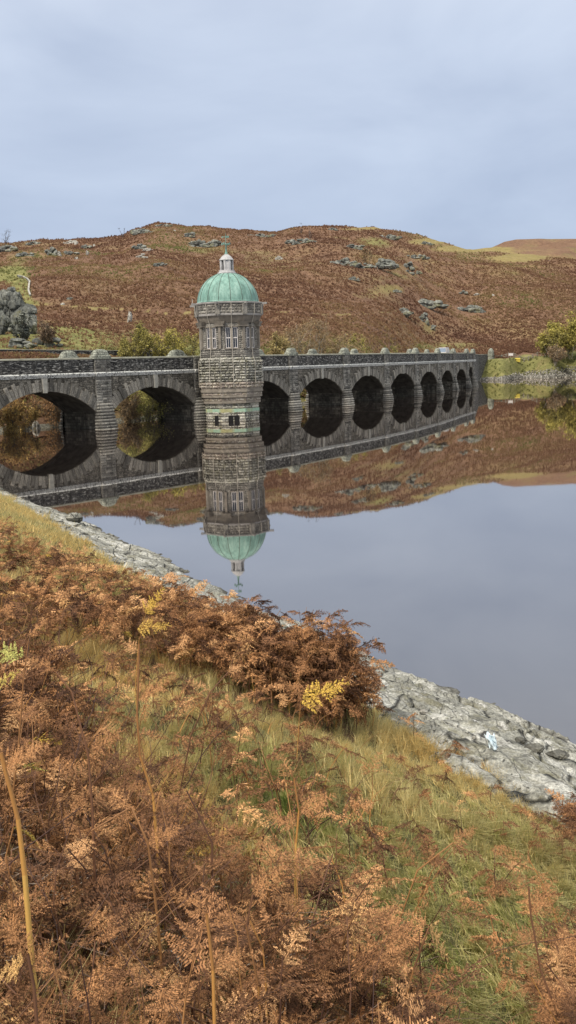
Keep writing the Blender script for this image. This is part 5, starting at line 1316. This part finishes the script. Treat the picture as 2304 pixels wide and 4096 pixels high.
single([(240, 2250), (233, 2050), (222, 1900), (180, 1740), (140, 1690)], 2.7, .45, [(222, 1900, 320, 1830, .45, 1), (140, 1690, 60, 1640, .5, 3), (230, 2000, 120, 2060, .4, 5)], 'tall brown stem curving left over the lower left bracken', .0065, .003)
single([(398, 2160), (385, 2000), (352, 1900), (345, 1800), (350, 1620)], 3.0, .80, [(352, 1640, 290, 1600, .72, 2), (348, 1760, 430, 1700, .5, 0), (380, 1980, 300, 1960, .42, 6)], 'orange stemmed bracken in the middle of the left side', .0075, .004)
single([(395, 2300), (372, 2120), (330, 2030), (230, 2090)], 2.5, .6, [(330, 2030, 250, 1960, .62, 4), (372, 2120, 470, 2080, .5, 1)], 'bracken with an arching tan stem low on the left', .006, .003)
single([(445, 2030), (480, 1850), (530, 1740), (575, 1690)], 3.6, .25, [(530, 1740, 470, 1700, .68, 3), (575, 1690, 625, 1665, .72, 2)], 'leaning dark stem with curled orange frond near the centre', .0055, .0025)
single([(535, 2330), (533, 2120), (500, 2050), (470, 1990)], 2.7, .15, [(500, 2050, 440, 1950, .45, 5), (533, 2120, 620, 2040, .4, 6)], 'forked blackish stem left of the centre', .0055, .003)
single([(742, 2280), (745, 2120), (752, 2040), (740, 1960)], 3.2, .92, [(752, 2040, 850, 1990, .5, 0), (745, 2080, 660, 2030, .55, 1), (740, 1960, 700, 1880, .6, 4)], 'short bright golden stem in the centre of the bracken', .006, .004)
single([(540, 2600), (536, 2440), (520, 2300)], 1.9, .95, [(536, 2440, 660, 2370, .45, 2), (520, 2300, 430, 2220, .5, 3)], 'golden stem rising from the bottom edge', .0060, .004)
single([(650, 2480), (620, 2330), (636, 2250)], 2.3, .55, [(636, 2250, 720, 2170, .5, 0), (622, 2330, 540, 2280, .42, 6)], 'brown and yellow stem right of the bottom golden one', .005, .003)
single([(95, 2600), (85, 2480), (70, 2400)], 1.75, .3, [(70, 2400, 10, 2290, .48, 1), (80, 2440, 160, 2330, .42, 2), (60, 2420, -30, 2470, .9, 0)], 'dark bracken with feathery fronds in the bottom left corner', .006, .004)
single([(930, 2060), (938, 1990), (936, 1940)], 5.0, .8, [(936, 1945, 950, 1880, .6, 5), (936, 1950, 900, 1900, .55, 4)], 'small upright bracken tuft on the grass right of centre', .004, .002)
single([(960, 2480), (1000, 2330), (1050, 2190), (1140, 2120)], 3.1, .5, [(1050, 2190, 1010, 2090, .4, 3), (1140, 2120, 1210, 2080, .42, 1), (1080, 2160, 1160, 2190, .35, 2)], 'dark arching bracken reaching over the grass on the right', .006, .003)
single([(1010, 2560), (1040, 2440), (1080, 2330)], 2.6, .7, [(1080, 2330, 1140, 2420, .88, 0), (1080, 2330, 1010, 2280, .6, 4), (1040, 2440, 960, 2400, .5, 5)], 'bracken with a drooping orange frond at the bottom right of centre', .005, .003)
single([(1420, 2600), (1360, 2440), (1335, 2300), (1330, 2230)], 2.8, .45, [(1335, 2300, 1400, 2200, .42, 0), (1330, 2240, 1280, 2170, .4, 3), (1345, 2360, 1260, 2330, .36, 2)], 'tall bracken stem in the lower right corner', .0055, .003)
print('objects', len(bpy.data.objects))
